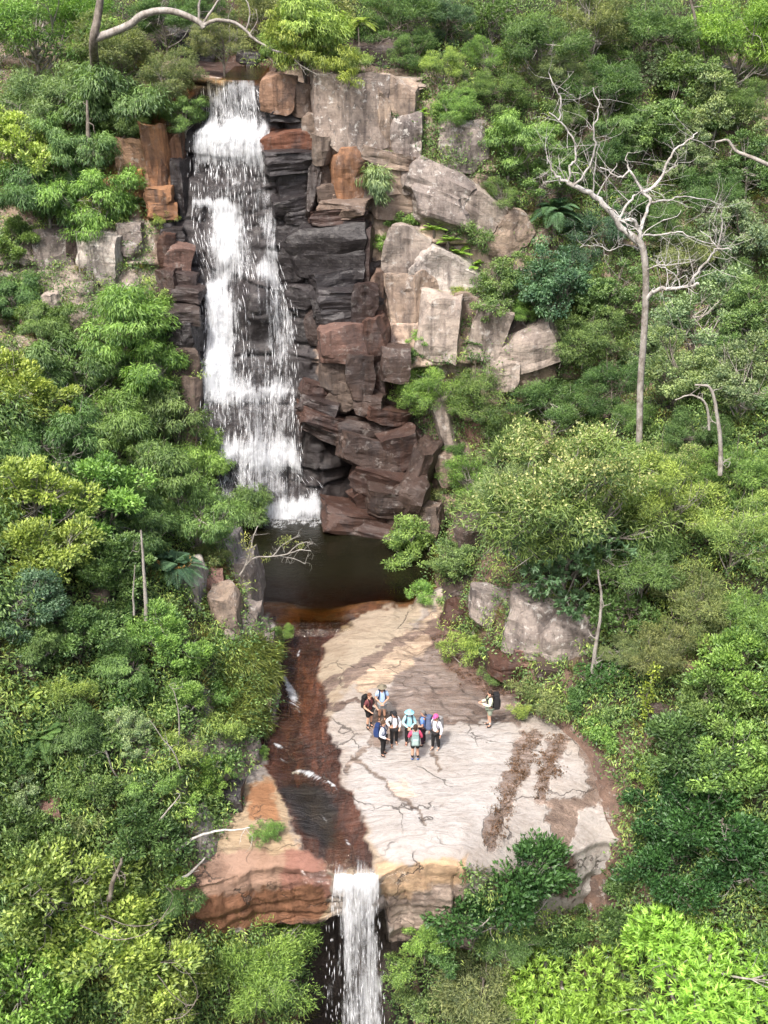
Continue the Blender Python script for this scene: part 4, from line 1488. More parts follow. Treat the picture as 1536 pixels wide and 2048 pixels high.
def unit(v):
    return v / (np.linalg.norm(v, axis=1, keepdims=True) + 1e-9)


def clump_leaves(rs, C, rad, per, style, lnr, wdr, D=None):
    """leaves round clump centres C; D is the outward direction of each clump"""
    n = len(C)
    idx = np.repeat(np.arange(n), per)
    m = len(idx)
    g = unit(rs.normal(size=(m, 3)))
    r = rad[idx] * rs.uniform(0.25, 1.0, m) ** 0.6
    P = C[idx] + g * r[:, None] * np.array([1, 1, 0.62])
    out = unit(g * 0.6 + D[idx] * 0.8)
    if style == 'droop':
        ax = out * 0.55 + np.array([0, 0, -0.75]) + rs.normal(size=(m, 3)) * 0.38
    elif style == 'up':
        ax = out * 0.7 + np.array([0, 0, 0.35]) + rs.normal(size=(m, 3)) * 0.4
    else:
        ax = out * 0.6 + rs.normal(size=(m, 3)) * 0.6
    ref = unit(out + rs.normal(size=(m, 3)) * 0.55 + np.array([0, 0, 0.5]))
    ln = rs.uniform(*lnr, m)
    wd = rs.uniform(*wdr, m)
    ct = rs.uniform(0.0, 1.0, n)
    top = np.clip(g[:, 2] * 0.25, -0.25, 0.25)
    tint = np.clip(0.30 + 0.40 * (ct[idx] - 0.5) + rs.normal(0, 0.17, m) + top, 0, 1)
    return P, ax, ref, ln, wd, tint


def whorl_leaves(rs, C, D, k, lnr, wdr, spread=0.85):
    n = len(C)
    idx = np.repeat(np.arange(n), k)
    m = len(idx)
    d = unit(D + rs.normal(size=D.shape) * 0.35 + np.array([0, 0, 0.35]))
    a = rs.uniform(0, 2 * math.pi, m)
    t1 = unit(np.cross(d, np.array([0.3, 0.9, 0.1])))
    t2 = np.cross(d, t1)
    rad = np.cos(a)[:, None] * t1[idx] + np.sin(a)[:, None] * t2[idx]
    sp = rs.uniform(0.45, 1.5, m)[:, None] * spread
    ax = d[idx] + rad * sp
    P = C[idx] - d[idx] * rs.uniform(0, 0.10, m)[:, None]
    ref = unit(d[idx] + rs.normal(size=(m, 3)) * 0.2)
    ct = rs.uniform(0, 1, n)
    tint = np.clip(0.25 + 0.35 * ct[idx] + 0.35 * (1.0 - sp[:, 0]) + rs.normal(0, 0.10, m), 0, 1)
    return P, ax, ref, rs.uniform(*lnr, m), rs.uniform(*wdr, m), tint


SPEC = dict(
    gum=dict(R=2.6, flat=0.82, n=84, c=(0.55, 0.95), per=185, style='droop', ln=(0.16, 0.30), wd=(0.035, 0.06), hc=2.7),
    fine=dict(R=2.4, flat=0.85, n=105, c=(0.42, 0.75), per=190, style='mixed', ln=(0.10, 0.20), wd=(0.018, 0.032), hc=2.5),
    round=dict(R=2.4, flat=0.9, n=100, c=(0.40, 0.72), per=125, style='mixed', ln=(0.10, 0.17), wd=(0.05, 0.085), hc=2.5),
    broad=dict(R=2.5, flat=0.85, n=84, c=(0.48, 0.85), per=120, style='up', ln=(0.14, 0.24), wd=(0.07, 0.115), hc=2.6),
    glossy=dict(R=2.5, flat=0.9, n=700, whorl=9, ln=(0.16, 0.28), wd=(0.06, 0.095), hc=2.7),
    lime=dict(R=3.0, flat=0.75, n=2100, whorl=10, ln=(0.12, 0.30), wd=(0.035, 0.075), hc=3.2),
    shrub=dict(R=1.1, flat=0.75, n=26, c=(0.30, 0.50), per=95, style='mixed', ln=(0.09, 0.18), wd=(0.04, 0.07), hc=0.7, low=True),
    feather=dict(R=1.1, flat=0.8, n=30, c=(0.28, 0.48), per=120, style='mixed', ln=(0.10, 0.20), wd=(0.018, 0.03), hc=0.7, low=True),
    weep=dict(R=1.1, flat=1.2, n=26, c=(0.28, 0.50), per=110, style='droop', ln=(0.12, 0.26), wd=(0.025, 0.045), hc=0.8, low=True),
)


def make_variant(sp, seed):
    """crown, branches and trunk of one plant, standing on the origin"""
    q = SPEC[sp]
    rs = np.random.RandomState(seed)
    R, hc = q['R'], q['hc']
    n = q['n']
    whorl = 'whorl' in q
    # sub-crowns: a few big lobes give an uneven outline with gaps
    nl = rs.randint(10, 15)
    ld = unit(rs.normal(size=(nl, 3)) * np.array([1, 1, 0.75]) + np.array([0, 0, 0.05]))
    lc = ld * rs.uniform(0.30, 0.82, (nl, 1)) * R
    lr = rs.uniform(0.20, 0.40, nl) * R
    k = rs.randint(0, nl, n)
    d = unit(rs.normal(size=(n, 3)) + np.array([0, 0, 0.22]))
    rad = lr[k] * np.where(rs.rand(n) < 0.2, rs.uniform(0.3, 0.8, n), rs.uniform(0.82, 1.05, n))
    C = lc[k] + d * rad[:, None]
    C[:, 2] *= q['flat']
    ext = np.percentile(np.linalg.norm(C[:, :2], axis=1), 92) / R
    C[:, :2] *= 0.86 / ext
    C = C + np.array([0, 0, hc])
    C[:, 2] = np.maximum(C[:, 2], 0.1 if q.get('low') else hc * 0.12)
    D = unit(d + 0.4 * unit(C - np.array([0, 0, hc])))
    if whorl:
        P, ax, ref, ln, wd, tint = whorl_leaves(rs, C, D, q['whorl'], q['ln'], q['wd'])
    else:
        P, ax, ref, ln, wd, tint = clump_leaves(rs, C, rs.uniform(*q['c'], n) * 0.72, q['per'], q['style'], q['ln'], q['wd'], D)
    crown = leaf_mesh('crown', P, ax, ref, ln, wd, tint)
    # wood
    low = q.get('low')
    tr = (0.030 if low else 0.11) * (R / (1.1 if low else 2.5))
    lean = rs.normal(0, 0.12, 2) * hc
    tp = [(0, 0, -1.2 if not low else -0.4), (0, 0, 0), (lean[0] * 0.3, lean[1] * 0.3, hc * 0.4), (lean[0] * 0.8, lean[1] * 0.8, hc * 0.8), (lean[0], lean[1], hc * 1.05)]
    path = smooth_path(tp, 4)
    tv, tf = tube(path, np.linspace(tr, tr * 0.4, len(path)), 7)
    trunk = mesh_np('trunk', tv, tf, M['palebark'] if sp in ('round', 'gum') and seed % 2 else M['bark'], smooth=True)
    parts = []
    nb = 8 if low else 26
    pick = rs.choice(n, min(nb, n), replace=False)
    for c in C[pick]:
        t = rs.uniform(0.35, 0.95)
        s = path[int(t * (len(path) - 1))]
        mid = (s + c) / 2 + rs.normal(0, 0.10, 3) * R * 0.5 + np.array([0, 0, -0.06 * R])
        pp = smooth_path([s, mid, c], 4)
        r0 = tr * rs.uniform(0.25, 0.5)
        parts.append(tube(pp, np.linspace(r0, r0 * 0.18, len(pp)), 5))
        for _ in range(1 if low else 3):
            e = c + rs.normal(0, 0.26, 3) * R * 0.55
            q2 = smooth_path([pp[5], (pp[5] + e) / 2 + rs.normal(0, 0.06, 3) * R, e], 3)
            parts.append(tube(q2, np.linspace(r0 * 0.5, r0 * 0.10, len(q2)), 4))
    bv, bf = join_parts(parts)
    branches = mesh_np('branches', bv, bf, M['palebark'] if seed % 3 else M['bark'], smooth=True)
    return dict(crown=crown, branches=branches, trunk=trunk, R=R, hc=hc)


VAR = {}
for sp, n in (('gum', 4), ('fine', 3), ('round', 3), ('broad', 3), ('glossy', 2), ('lime', 2), ('shrub', 3), ('feather', 2), ('weep', 2)):
    VAR[sp] = [make_variant(sp, 100 + 13 * k + sum(map(ord, sp))) for k in range(n)]
LC = dict(mid=(.150, .225, .090), bright=(.205, .315, .098), yel=(.275, .345, .115), olive=(.195, .222, .110), greyg=(.195, .250, .160), dark=(.055, .122, .048), blue=(.095, .165, .112), lime=(.25, .385, .090),
          pale=(.24, .305, .175), deep=(.100, .170, .066), dry=(.29, .25, .15))
for _k in LC:
    LC[_k] = (LC[_k][0] * 1.05, LC[_k][1] * 1.14, LC[_k][2] * 1.05)
pr = random.Random(8)


def stand(u, v, r_px, R, hc0, hmin=0.0, hmax=99):
    """where a plant whose crown centre is seen at (u, v) stands on the ground"""
    d = ray(u, v)
    t = 16.0
    while t < 130:
        P = CAM + d * t
        s = r_px * t / FPX / R
        hc = min(max(hc0 * s, hmin), hmax)
        if P.z - hc <= ground_z(P.x, P.y):
            return Vector((P.x, P.y, P.z - hc)), s, hc
        t += 0.25
    return None, None, None


COUNT = {}


def plant(u, v, r, sp, col, label, group, cat='tree', name=None, flat=1.0, tall=1.0):
    va = VAR[sp]
    COUNT[sp] = COUNT.get(sp, -1) + 1
    q = va[COUNT[sp] % len(va)]
    r = r * (1.2 if r > 60 else 1.1)
    base, s, hc = stand(u, v, r, q['R'], q['hc'] * tall)
    if base is None:
        return None
    shrub = SPEC[sp].get('low')
    nm = name or ('shrub' if shrub else 'tree')
    root = link(nm, None, None, base, (0, 0, pr.uniform(0, 6.28)))
    root.scale = (s * pr.uniform(0.92, 1.08), s * pr.uniform(0.92, 1.08), s * flat * tall)
    tag(root, label, cat, group)
    c = LC[col] if isinstance(col, str) else col
    k = pr.uniform(0.88, 1.12)
    cr = link('crown' if not shrub else 'foliage', q['crown'], root)
    cr.color = (c[0] * k * pr.uniform(0.93, 1.07), c[1] * k, c[2] * k * pr.uniform(0.9, 1.1), 1)
    link('trunk' if not shrub else 'stem', q['trunk'], root)
    link('branches', q['branches'], root)
    return root


GL, GR, GT, GB = 'trees on the left bank', 'trees on the right slope', 'trees above the falls', 'trees in the lower gorge'
TREES = [
    # left bank, from the top down
    (70, 60, 130, 'fine', 'bright', 'bright green fine-leaved tree in the top left corner', GL), (225, 95, 95, 'fine', 'olive', 'olive tree behind the thick curved limb, top left', GL),
    (90, 195, 110, 'fine', 'pale', 'pale grey-green feathery tree below the top left corner', GL), (225, 195, 100, 'gum', 'mid', 'mid-green tree left of the orange cliff top', GL),
    (330, 165, 62, 'fine', 'olive', 'olive tree leaning over the cliff left of the falls lip', GL), (368, 222, 44, 'gum', 'mid', 'tree overhanging the left edge of the upper falls', GL),
    (45, 300, 84, 'broad', 'yel', 'yellow-green broad-leaved tree at left edge near the top', GL), (160, 290, 80, 'gum', 'mid', 'dull green tree beside a dark trunk, upper left', GL),
    (262, 250, 48, 'gum', 'mid', 'tree in front of the orange wall left of the falls', GL), (90, 380, 84, 'gum', 'deep', 'dark green tree at left edge above the lichened rocks', GL),
    (190, 395, 80, 'gum', 'bright', 'fresh green drooping tree above the lichened rocks', GL), (30, 480, 50, 'broad', 'mid', 'leafy tree left of the grey lichened rock', GL),
    (30, 590, 60, 'gum', 'deep', 'dark tree at left edge below the lichened rocks', GL), (240, 640, 92, 'gum', 'bright', 'large bright drooping tree below the lichened rocks', GL),
    (95, 640, 60, 'gum', 'mid', 'tree around the small pale rock, left forest', GL), (150, 730, 92, 'gum', 'mid', 'drooping tree right of the flat tan rock', GL),
    (300, 715, 84, 'gum', 'bright', 'drooping tree touching the dark rocks left of the falls', GL), (45, 780, 80, 'broad', 'yel', 'yellowish tree with orange leaves at left edge, mid height', GL),
    (345, 815, 84, 'gum', 'mid', 'drooping tree over the left side of middle falls', GL), (230, 850, 92, 'gum', 'mid', 'tall drooping tree beside the pale slanting trunk', GL),
    (110, 880, 90, 'gum', 'deep', 'dark drooping tree near left edge, mid height', GL), (395, 925, 72, 'gum', 'bright', 'green tree covering the foot of the falls on the left', GL),
    (300, 945, 82, 'gum', 'mid', 'drooping tree left of the foot of the falls', GL), (468, 1015, 68, 'gum', 'mid', 'tree reaching out over the left end of the pool', GL),
    (60, 985, 88, 'broad', 'yel', 'yellow-green tree at left edge above pool level', GL), (190, 1000, 92, 'broad', 'bright', 'yellow-green tree on the left bank, second from the edge', GL),
    (385, 1030, 76, 'gum', 'mid', 'drooping tree above the skirted palm', GL), (290, 1050, 72, 'gum', 'deep', 'dark drooping tree above the speckled pale trunks', GL),
    (90, 1105, 86, 'broad', 'yel', 'pale yellow-green tree with grey branches, left bank', GL), (220, 1130, 66, 'broad', 'mid', 'small tree left of the speckled pale trunks', GL),
    (30, 1210, 76, 'round', 'blue', 'bluish dark tree at left edge level with the pool outlet', GL), (560, 1268, 30, 'fine', 'bright', 'small light green tree leaning over the stream', GL),
    (150, 1270, 66, 'broad', 'mid', 'leafy tree above the pale tangled twigs, left bank', GL), (330, 1270, 62, 'broad', 'bright', 'bright leafy tree below the skirted palm', GL),
    # left bank, low
    (405, 1555, 44, 'broad', 'bright', 'bright leafy tree hanging above the orange bench', GL), (290, 1650, 76, 'broad', 'deep', 'dark leafy tree above the bare branches, lower left', GL),
    (180, 1560, 60, 'broad', 'mid', 'mid-green tree in the tangle, lower left bank', GL),
    (95, 1760, 118, 'broad', 'yel', 'large yellow-green tree at left edge, lower corner', GB), (30, 1650, 70, 'broad', 'mid', 'tree at left edge above the large yellow-green tree', GB),
    (240, 1870, 128, 'broad', 'yel', 'yellow-green tree with grey twigs, lower left', GB), (70, 1960, 110, 'broad', 'bright', 'green tree in the bottom left corner', GB),
    (330, 1975, 100, 'round', 'yel', 'twiggy yellowish tree at the bottom, left of the feathery tree', GB), (512, 1912, 128, 'fine', 'bright', 'rounded feathery green tree left of the lower waterfall', GB),
    # above the falls
    (610, 62, 86, 'gum', 'yel', 'yellow-green tree leaning over the creek right of the falls top', GT), (690, 118, 40, 'gum', 'yel', 'bright small tree at the cliff edge by the big buttress', GT),
    (445, 85, 56, 'fine', 'olive', 'dull shaded tree behind the top of the falls', GT), (520, 25, 66, 'fine', 'olive', 'olive tree at the top edge above the falls', GT), (560, 95, 40, 'gum', 'bright', 'leafy tree over the creek, left of the bright small tree', GT),
    (330, 30, 62, 'fine', 'deep', 'dark tree at the top edge behind the curved limb', GT), (420, 25, 50, 'fine', 'deep', 'dark shaded tree between the curved limb and the top edge', GT),
    (640, 15, 66, 'round', 'olive', 'olive tree at top edge left of the tree fern', GT), (800, 25, 70, 'fine', 'deep', 'dark tree at the top edge right of the tree fern', GT),
    (885, 125, 52, 'fine', 'yel', 'upright yellow-green tree above the lichened slabs', GT), (975, 115, 44, 'fine', 'bright', 'green tree right of the upright yellow-green tree', GT),
    (890, 30, 60, 'fine', 'blue', 'bluish fine-leaved tree at the top edge', GT), (985, 35, 56, 'glossy', 'deep', 'dark broad-leaved tree with hanging leaves at the top edge', GT),
    # right slope
    (1080, 80, 84, 'fine', 'mid', 'green tree at the top, left of the reddish twigs', GR), (1185, 60, 80, 'fine', 'olive', 'olive tree at the top edge, right of centre', GR),
    (1290, 60, 80, 'fine', 'mid', 'tree at the top edge left of the dark trunk', GR), (1480, 60, 118, 'fine', 'lime', 'light green feathery tree in the top right corner', GR),
    (1120, 150, 56, 'fine', 'pale', 'pale feathery tree above the dead tree tips', GR), (1000, 175, 56, 'fine', 'mid', 'tree above the lichened rock, right of the cliff top', GR),
    (1220, 165, 80, 'fine', 'deep', 'dark fine-leaved tree behind the dead tree top', GR), (1285, 145, 50, 'glossy', 'greyg', 'grey-green tree with umbrella leaf clusters, upper right', GR),
    (1390, 130, 76, 'round', 'mid', 'tree right of the umbrella-leaved tree', GR), (1430, 215, 80, 'round', 'pale', 'pale grey-green tree at upper right, above the bent limb', GR),
    (1330, 250, 80, 'round', 'mid', 'tree between the dead tree forks, upper right', GR), (900, 225, 50, 'fine', 'bright', 'bright tree standing on the cliff top ledge', GR),
    (1020, 270, 66, 'gum', 'bright', 'bright leafy tree left of the dead tree tips', GR), (1085, 345, 60, 'round', 'mid', 'tree left of the dead tree main fork', GR),
    (1500, 330, 66, 'round', 'deep', 'dark tree at right edge under the bent limb', GR), (1190, 310, 66, 'fine', 'deep', 'dark tree between the dead tree upper forks', GR),
    (1420, 380, 70, 'fine', 'deep', 'dark twiggy tree right of the dead tree', GR), (1005, 395, 44, 'fine', 'mid', 'small tree above the tan rock on the slope', GR),
    (1480, 470, 76, 'round', 'greyg', 'grey-green tree at right edge level with the dead tree fork', GR), (1190, 460, 70, 'fine', 'blue', 'dark bluish tree left of the dead tree fork', GR),
    (1370, 500, 66, 'fine', 'olive', 'olive tree right of the dead tree trunk', GR), (1110, 560, 88, 'round', 'blue', 'bluish green tree left of the dead trunk', GR),
    (1010, 570, 66, 'round', 'mid', 'green tree overhanging the rounded pale boulder', GR), (1220, 590, 66, 'round', 'mid', 'tree touching the dead trunk on its left', GR),
    (1400, 630, 96, 'round', 'greyg', 'large grey-green tree right of the dead trunk', GR), (1500, 620, 70, 'round', 'mid', 'tree at right edge beside the large grey-green tree', GR),
    (1170, 680, 76, 'fine', 'mid', 'tree right of the tilted boulder', GR), (1360, 740, 80, 'round', 'pale', 'pale tree right of the dead tree base', GR),
    (1490, 760, 84, 'round', 'greyg', 'grey-green tree at right edge above the pale trunks', GR), (1230, 760, 66, 'fine', 'deep', 'dark tree behind the flowering tree', GR),
    (1110, 800, 72, 'fine', 'deep', 'dark green tree left of and behind the flowering tree', GR), (870, 790, 66, 'fine', 'bright', 'light green tree below the pointed boulder', GR),
    (965, 770, 70, 'fine', 'mid', 'feathery tree left of the small boulder', GR), (1010, 865, 66, 'fine', 'mid', 'twiggy tree above the flowering tree left side', GR),
    (945, 960, 56, 'fine', 'bright', 'bright green shrubby tree below the leaning pillar', GR), (1400, 860, 66, 'fine', 'deep', 'dark tree behind the pale trunk cluster', GR),
    (1040, 985, 92, 'fine', 'pale', 'pale feathery left part of the canopy, beside the flowering tree', GR),
    (1350, 1000, 96, 'fine', 'yel', 'yellow-green tree right of the flowering tree', GR), (1480, 940, 80, 'fine', 'bright', 'green tree at right edge beside the flowering tree', GR),
    (1130, 1110, 116, 'glossy', 'blue', 'dark glossy broad-leaved tree below the flowering tree', GR), (1290, 1120, 100, 'fine', 'mid', 'tree below the yellow-green tree, right slope', GR),
    (1470, 1075, 88, 'fine', 'yel', 'yellow-green tree at right edge level with the pool', GR), (1250, 1210, 72, 'glossy', 'deep', 'dark glossy tree right of the pale straight trunk', GR),
    (1400, 1200, 84, 'fine', 'olive', 'olive tree on the right slope level with the slab top', GR), (1500, 1230, 76, 'fine', 'bright', 'green tree at right edge level with the slab top', GR),
    (825, 1098, 76, 'round', 'bright', 'bush-like tree reaching over the right end of the pool', GR), (920, 1110, 60, 'round', 'mid', 'bushy tree beside the shaded brown rock', GR), (790, 1110, 34, 'round', 'bright', 'small light bush at the pool right end, leftmost of three', GR),
    (1330, 1300, 72, 'fine', 'olive', 'olive tree above the hanging yellow-green vine', GR), (1490, 1340, 84, 'broad', 'bright', 'bright leafy tree at right edge above the dark hedge-like mass', GR),
    (1200, 1350, 46, 'glossy', 'dark', 'small dark broad-leaved tree right of the crag', GR),
    (1370, 1490, 92, 'broad', 'deep', 'dark leafy tree right of the slab, upper', GR), (1480, 1520, 90, 'broad', 'bright', 'leafy tree at right edge level with the hikers', GR),
    (1335, 1610, 76, 'broad', 'dark', 'dark tree against the right end of the slab', GR), (1430, 1640, 96, 'broad', 'dark', 'dark green tree in the mass right of the slab', GR),
    (1500, 1720, 84, 'broad', 'dark', 'dark green tree at right edge above the lime tree', GR), (1350, 1740, 84, 'broad', 'dark', 'dark tree below the right end of the slab', GR),
    # lower gorge
    (1020, 1785, 116, 'broad', 'dark', 'dense dark green rounded tree in front of the slab lip', GB), (1150, 1850, 56, 'broad', 'deep', 'green tree between the dark rounded tree and the lime tree', GB),
    (950, 1965, 110, 'fine', 'olive', 'feathery olive tree at the bottom, right of lower waterfall', GB), (1010, 1880, 62, 'fine', 'mid', 'feathery tree below the dark rounded tree', GB),
    (1120, 1965, 150, 'lime', 'lime', 'lime green tree with leaf rosettes at the bottom', GB), (1400, 1935, 175, 'lime', 'lime', 'big lime green tree with leaf rosettes in the bottom right corner', GB),
    (850, 1880, 40, 'broad', 'bright', 'small bright leafy tree right of the lower waterfall', GB),
]
TREES += [
    (250, 1330, 60, 'gum', 'mid', 'drooping tree on the left bank level with the first riffle', GL), (365, 1400, 46, 'broad', 'bright', 'fresh green tree left of the long overhanging grass', GL),
    (150, 1460, 62, 'gum', 'deep', 'dark drooping tree just right of the dark cycad', GL), (300, 1570, 56, 'gum', 'bright', 'drooping bright tree above the bleached branch tangle', GL),
    (60, 1290, 60, 'gum', 'mid', 'drooping tree at left edge above the brown rock', GL), (250, 1460, 50, 'round', 'pale', 'pale small-leaved tree amid the left bank thicket', GL),
    (30, 1590, 60, 'round', 'greyg', 'grey-green tree at left edge below the cycads', GL),
    (120, 1640, 62, 'gum', 'bright', 'bright drooping tree above the large yellow-green tree', GL),
    (330, 1800, 60, 'gum', 'deep', 'dark tree between the yellow-green tree and the orange ledge', GB),
    (1480, 215, 60, 'fine', 'mid', 'feathery tree at right edge above the bent limb', GR), (1250, 250, 56, 'gum', 'mid', 'drooping tree behind the middle of the dead tree', GR),
    (1240, 395, 56, 'round', 'deep', 'dark tree filling the dead tree crotch', GR), (1330, 430, 56, 'fine', 'mid', 'feathery tree under the dead tree right limb', GR),
    (1310, 690, 52, 'round', 'pale', 'pale tree hiding the lower dead trunk on the right', GR), (1270, 830, 50, 'fine', 'mid', 'feathery tree at the foot of the dead tree', GR),
    (1450, 560, 56, 'fine', 'deep', 'dark feathery tree under the hooked dead limb', GR), (1060, 620, 50, 'fine', 'bright', 'light feathery tree above the tilted boulder', GR),
    (1160, 800, 56, 'round', 'mid', 'small-leaved tree just above the flowering crown', GR), (1440, 720, 56, 'round', 'mid', 'small-leaved tree left of the grey-green edge tree', GR),
    (1130, 230, 50, 'fine', 'mid', 'feathery tree around the dead tree left tips', GR), (940, 180, 44, 'fine', 'mid', 'small feathery tree right of the cliff-top ledge', GR),
    (1380, 310, 56, 'round', 'greyg', 'grey-green tree behind the dead tree right fork', GR), (830, 90, 50, 'fine', 'mid', 'feathery tree right of the dark weathered boulder', GT),
    (1250, 1850, 46, 'broad', 'deep', 'dark leafy tree under the pale slab face', GB),
    (1420, 1400, 70, 'broad', 'mid', 'leafy tree right of the hanging vine', GR), (1250, 1300, 50, 'fine', 'olive', 'olive feathery tree right of the pale straight trunk', GR),
]
for t in TREES:
    plant(*t)

SL, SR = 'shrubs on the left bank', 'shrubs on the right side'
SHRUBS = [
    (745, 380, 50, 'weep', 'pale', 'pale weeping shrub hanging down the tan cliff', SR, 'shrub', None, 1.3), (805, 225, 26, 'shrub', 'dark', 'dark round shrub on the cliff ledge by the big buttress', SR),
    (620, 240, 16, 'feather', 'yel', 'mossy yellow-green tuft on a rock right of the upper falls', SR), (770, 300, 26, 'feather', 'olive', 'olive tuft on the ledge under the big buttress', SR),
    (805, 445, 34, 'shrub', 'bright', 'bright shrub left of the green ferns', SR), (770, 480, 24, 'shrub', 'bright', 'small green shrub above the tall cream boulder', SR),
    (940, 470, 52, 'feather', 'mid', 'feathery shrub behind the bright ferns', SR), (905, 590, 34, 'feather', 'yel', 'yellowish grassy shrub above the pointed boulder', SR),
    (835, 670, 26, 'shrub', 'bright', 'bright green shrub left of the pointed boulder', SR), (840, 710, 26, 'shrub', 'deep', 'dark shrub below the bright one by the pointed boulder', SR),
    (735, 715, 10, 'shrub', 'bright', 'tiny green plant on the red-brown cliff, upper', SR), (732, 778, 10, 'shrub', 'bright', 'tiny green plant on the red-brown cliff, lower', SR),
    (905, 905, 30, 'feather', 'deep', 'dark shrub at the foot of the leaning pillar', SR), (860, 985, 34, 'feather', 'olive', 'olive shrub on rocks right of the pool', SR),
    (925, 1305, 46, 'feather', 'yel', 'yellow-green shrub on the slab upper right edge', SR), (985, 1345, 34, 'feather', 'mid', 'shrub above the lone hiker', SR),
    (1060, 1385, 44, 'feather', 'olive', 'olive shrub right of the lone hiker', SR), (1120, 1400, 50, 'feather', 'olive', 'wider olive shrub at the right end of the slab', SR), (1040, 1425, 26, 'feather', 'yel', 'low pale shrub behind the lone hiker', SR),
    (1200, 1460, 44, 'shrub', 'bright', 'bright creeping shrub above the slab right end', SR), (1230, 1430, 36, 'shrub', 'mid', 'green shrub at the foot of the hanging vine', SR),
    (1075, 1265, 30, 'shrub', 'bright', 'bright shrub on the grey craggy rock', SR), (845, 1185, 36, 'feather', 'bright', 'light shrub at the top of the slab', SR), (890, 1140, 34, 'feather', 'mid', 'shrub behind the light shrub at slab top', SR),
    (1170, 1390, 36, 'shrub', 'deep', 'dark shrub under the crag', SR), (1300, 1530, 36, 'shrub', 'bright', 'bright shrub hugging the slab right end', SR), 
    (1248, 1760, 46, 'shrub', 'deep', 'dark shrub tucked against the pale slab face', SR), (880, 1900, 44, 'shrub', 'deep', 'leafy shrub right of the lower waterfall', SR), (800, 1930, 34, 'shrub', 'bright', 'bright shrub at the lower waterfall right edge', SR), (830, 2010, 40, 'shrub', 'mid', 'shrub at the bottom edge by the lower waterfall', SR),
    (1100, 1880, 46, 'shrub', 'deep', 'dark shrub above the lime tree', SR), (940, 1830, 34, 'shrub', 'dark', 'dark shrub under the dark rounded tree', SR),
    (530, 1660, 34, 'feather', 'bright', 'bright grassy shrub on the orange bench', SL), (445, 1520, 30, 'shrub', 'bright', 'bright shrub above the cream rock', SL),
    (470, 1340, 30, 'feather', 'yel', 'yellowish grassy shrub overhanging the stream', SL), (425, 1385, 42, 'feather', 'bright', 'bright shrub left of the overhanging grass', SL),
    (380, 1320, 48, 'shrub', 'bright', 'leafy shrub on the mid left bank', SL), (430, 1460, 46, 'feather', 'yel', 'yellow-green shrub on the left bank by the hikers level', SL),
    (330, 1400, 52, 'shrub', 'mid', 'shrub on the left bank left of the bright one', SL), (250, 1380, 52, 'shrub', 'deep', 'dark shrub near the pale tangled twigs', SL),
    (340, 1500, 56, 'feather', 'yel', 'pale tangled shrub with grey vines, left bank', SL), (230, 1480, 56, 'shrub', 'mid', 'shrub right of the dark cycad', SL),
    (130, 1390, 52, 'feather', 'yel', 'yellowish shrub above the dark cycad', SL), (170, 1620, 52, 'feather', 'olive', 'olive shrub on the lower left bank', SL),
    (360, 1610, 44, 'shrub', 'bright', 'bright shrub left of the dark grey rock', SL), (90, 1560, 52, 'shrub', 'mid', 'shrub below the dark cycad', SL),
    (30, 1500, 46, 'shrub', 'mid', 'shrub at left edge beside the dark cycad', SL), (260, 1740, 46, 'shrub', 'deep', 'dark shrub above the arching bare vines', SL),
    (355, 1750, 34, 'shrub', 'bright', 'green shrub at the left end of the orange bench', SL), (180, 428, 34, 'weep', 'yel', 'weeping shrub above the large white-lichened rock', SL),
    (330, 440, 26, 'feather', 'yel', 'mossy tuft on the orange wall left of the falls', SL), (325, 600, 36, 'shrub', 'yel', 'yellow-green shrub at the dark rocks left of the falls', SL),
    (50, 565, 36, 'shrub', 'mid', 'shrub below the grey lichened rock', SL), (420, 1110, 40, 'feather', 'olive', 'dry olive shrub above the tan rock face', SL),
    (480, 1090, 26, 'shrub', 'mid', 'small shrub at the root of the bare branch', SL), (440, 1290, 40, 'shrub', 'bright', 'bright shrub under the tan rock face', SL),
    (230, 1230, 44, 'shrub', 'deep', 'dark shrub between pale trunks', SL), (520, 1510, 20, 'feather', 'bright', 'small tuft at the top of the orange bench', SL),
]
for t in SHRUBS:
    t = list(t)
    if len(t) == 7:
        t.append('shrub')
    plant(*t)


# flowers of the flowering tree: a tree with its own blossom part
def flowering_tree():
    root = plant(1160, 1000, 180, 'fine', (0.20, 0.30, 0.095), 'large tree crowned with cream-yellow blossom on the right slope', GR, name='flowering_tree')
    root2 = plant(1330, 930, 80, 'fine', (0.20, 0.30, 0.095), 'smaller blossoming tree right of the large flowering tree', GR, name='flowering_tree')
    for o in (root, root2):
        cr = [c for c in o.children if c.name.startswith('crown')][0]
        me = cr.data
        co = np.empty(len(me.vertices) * 3, np.float32)
        me.vertices.foreach_get('co', co)
        co = co.reshape(-1, 4, 3)[:, 0]
        rs = np.random.RandomState(4)
        w = np.clip((co[:, 2] - 2.3) / 1.6, 0, 1) * (np.linalg.norm(co[:, :2], axis=1) > 0.3)
        w = w * sstep(-0.7, 0.1, vnoise(co[:, 0] * 1.4, co[:, 1] * 1.4, co[:, 2] * 1.4, seed=6))
        sel = co[rs.rand(len(co)) < w * 0.95]
        P = sel + rs.normal(0, 0.03, sel.shape) + np.array([0, 0, 0.06])
        ax = rs.normal(size=P.shape) * 0.6 + np.array([0, 0, 0.8])
        me2 = leaf_mesh('blossom', P, ax, unit(rs.normal(size=P.shape)), rs.uniform(0.04, 0.085, len(P)), rs.uniform(0.03, 0.055, len(P)), rs.uniform(0.2, 1.0, len(P)))
        b = link('blossom', me2, o)
        b.color = (0.33, 0.37, 0.20, 1)


flowering_tree()


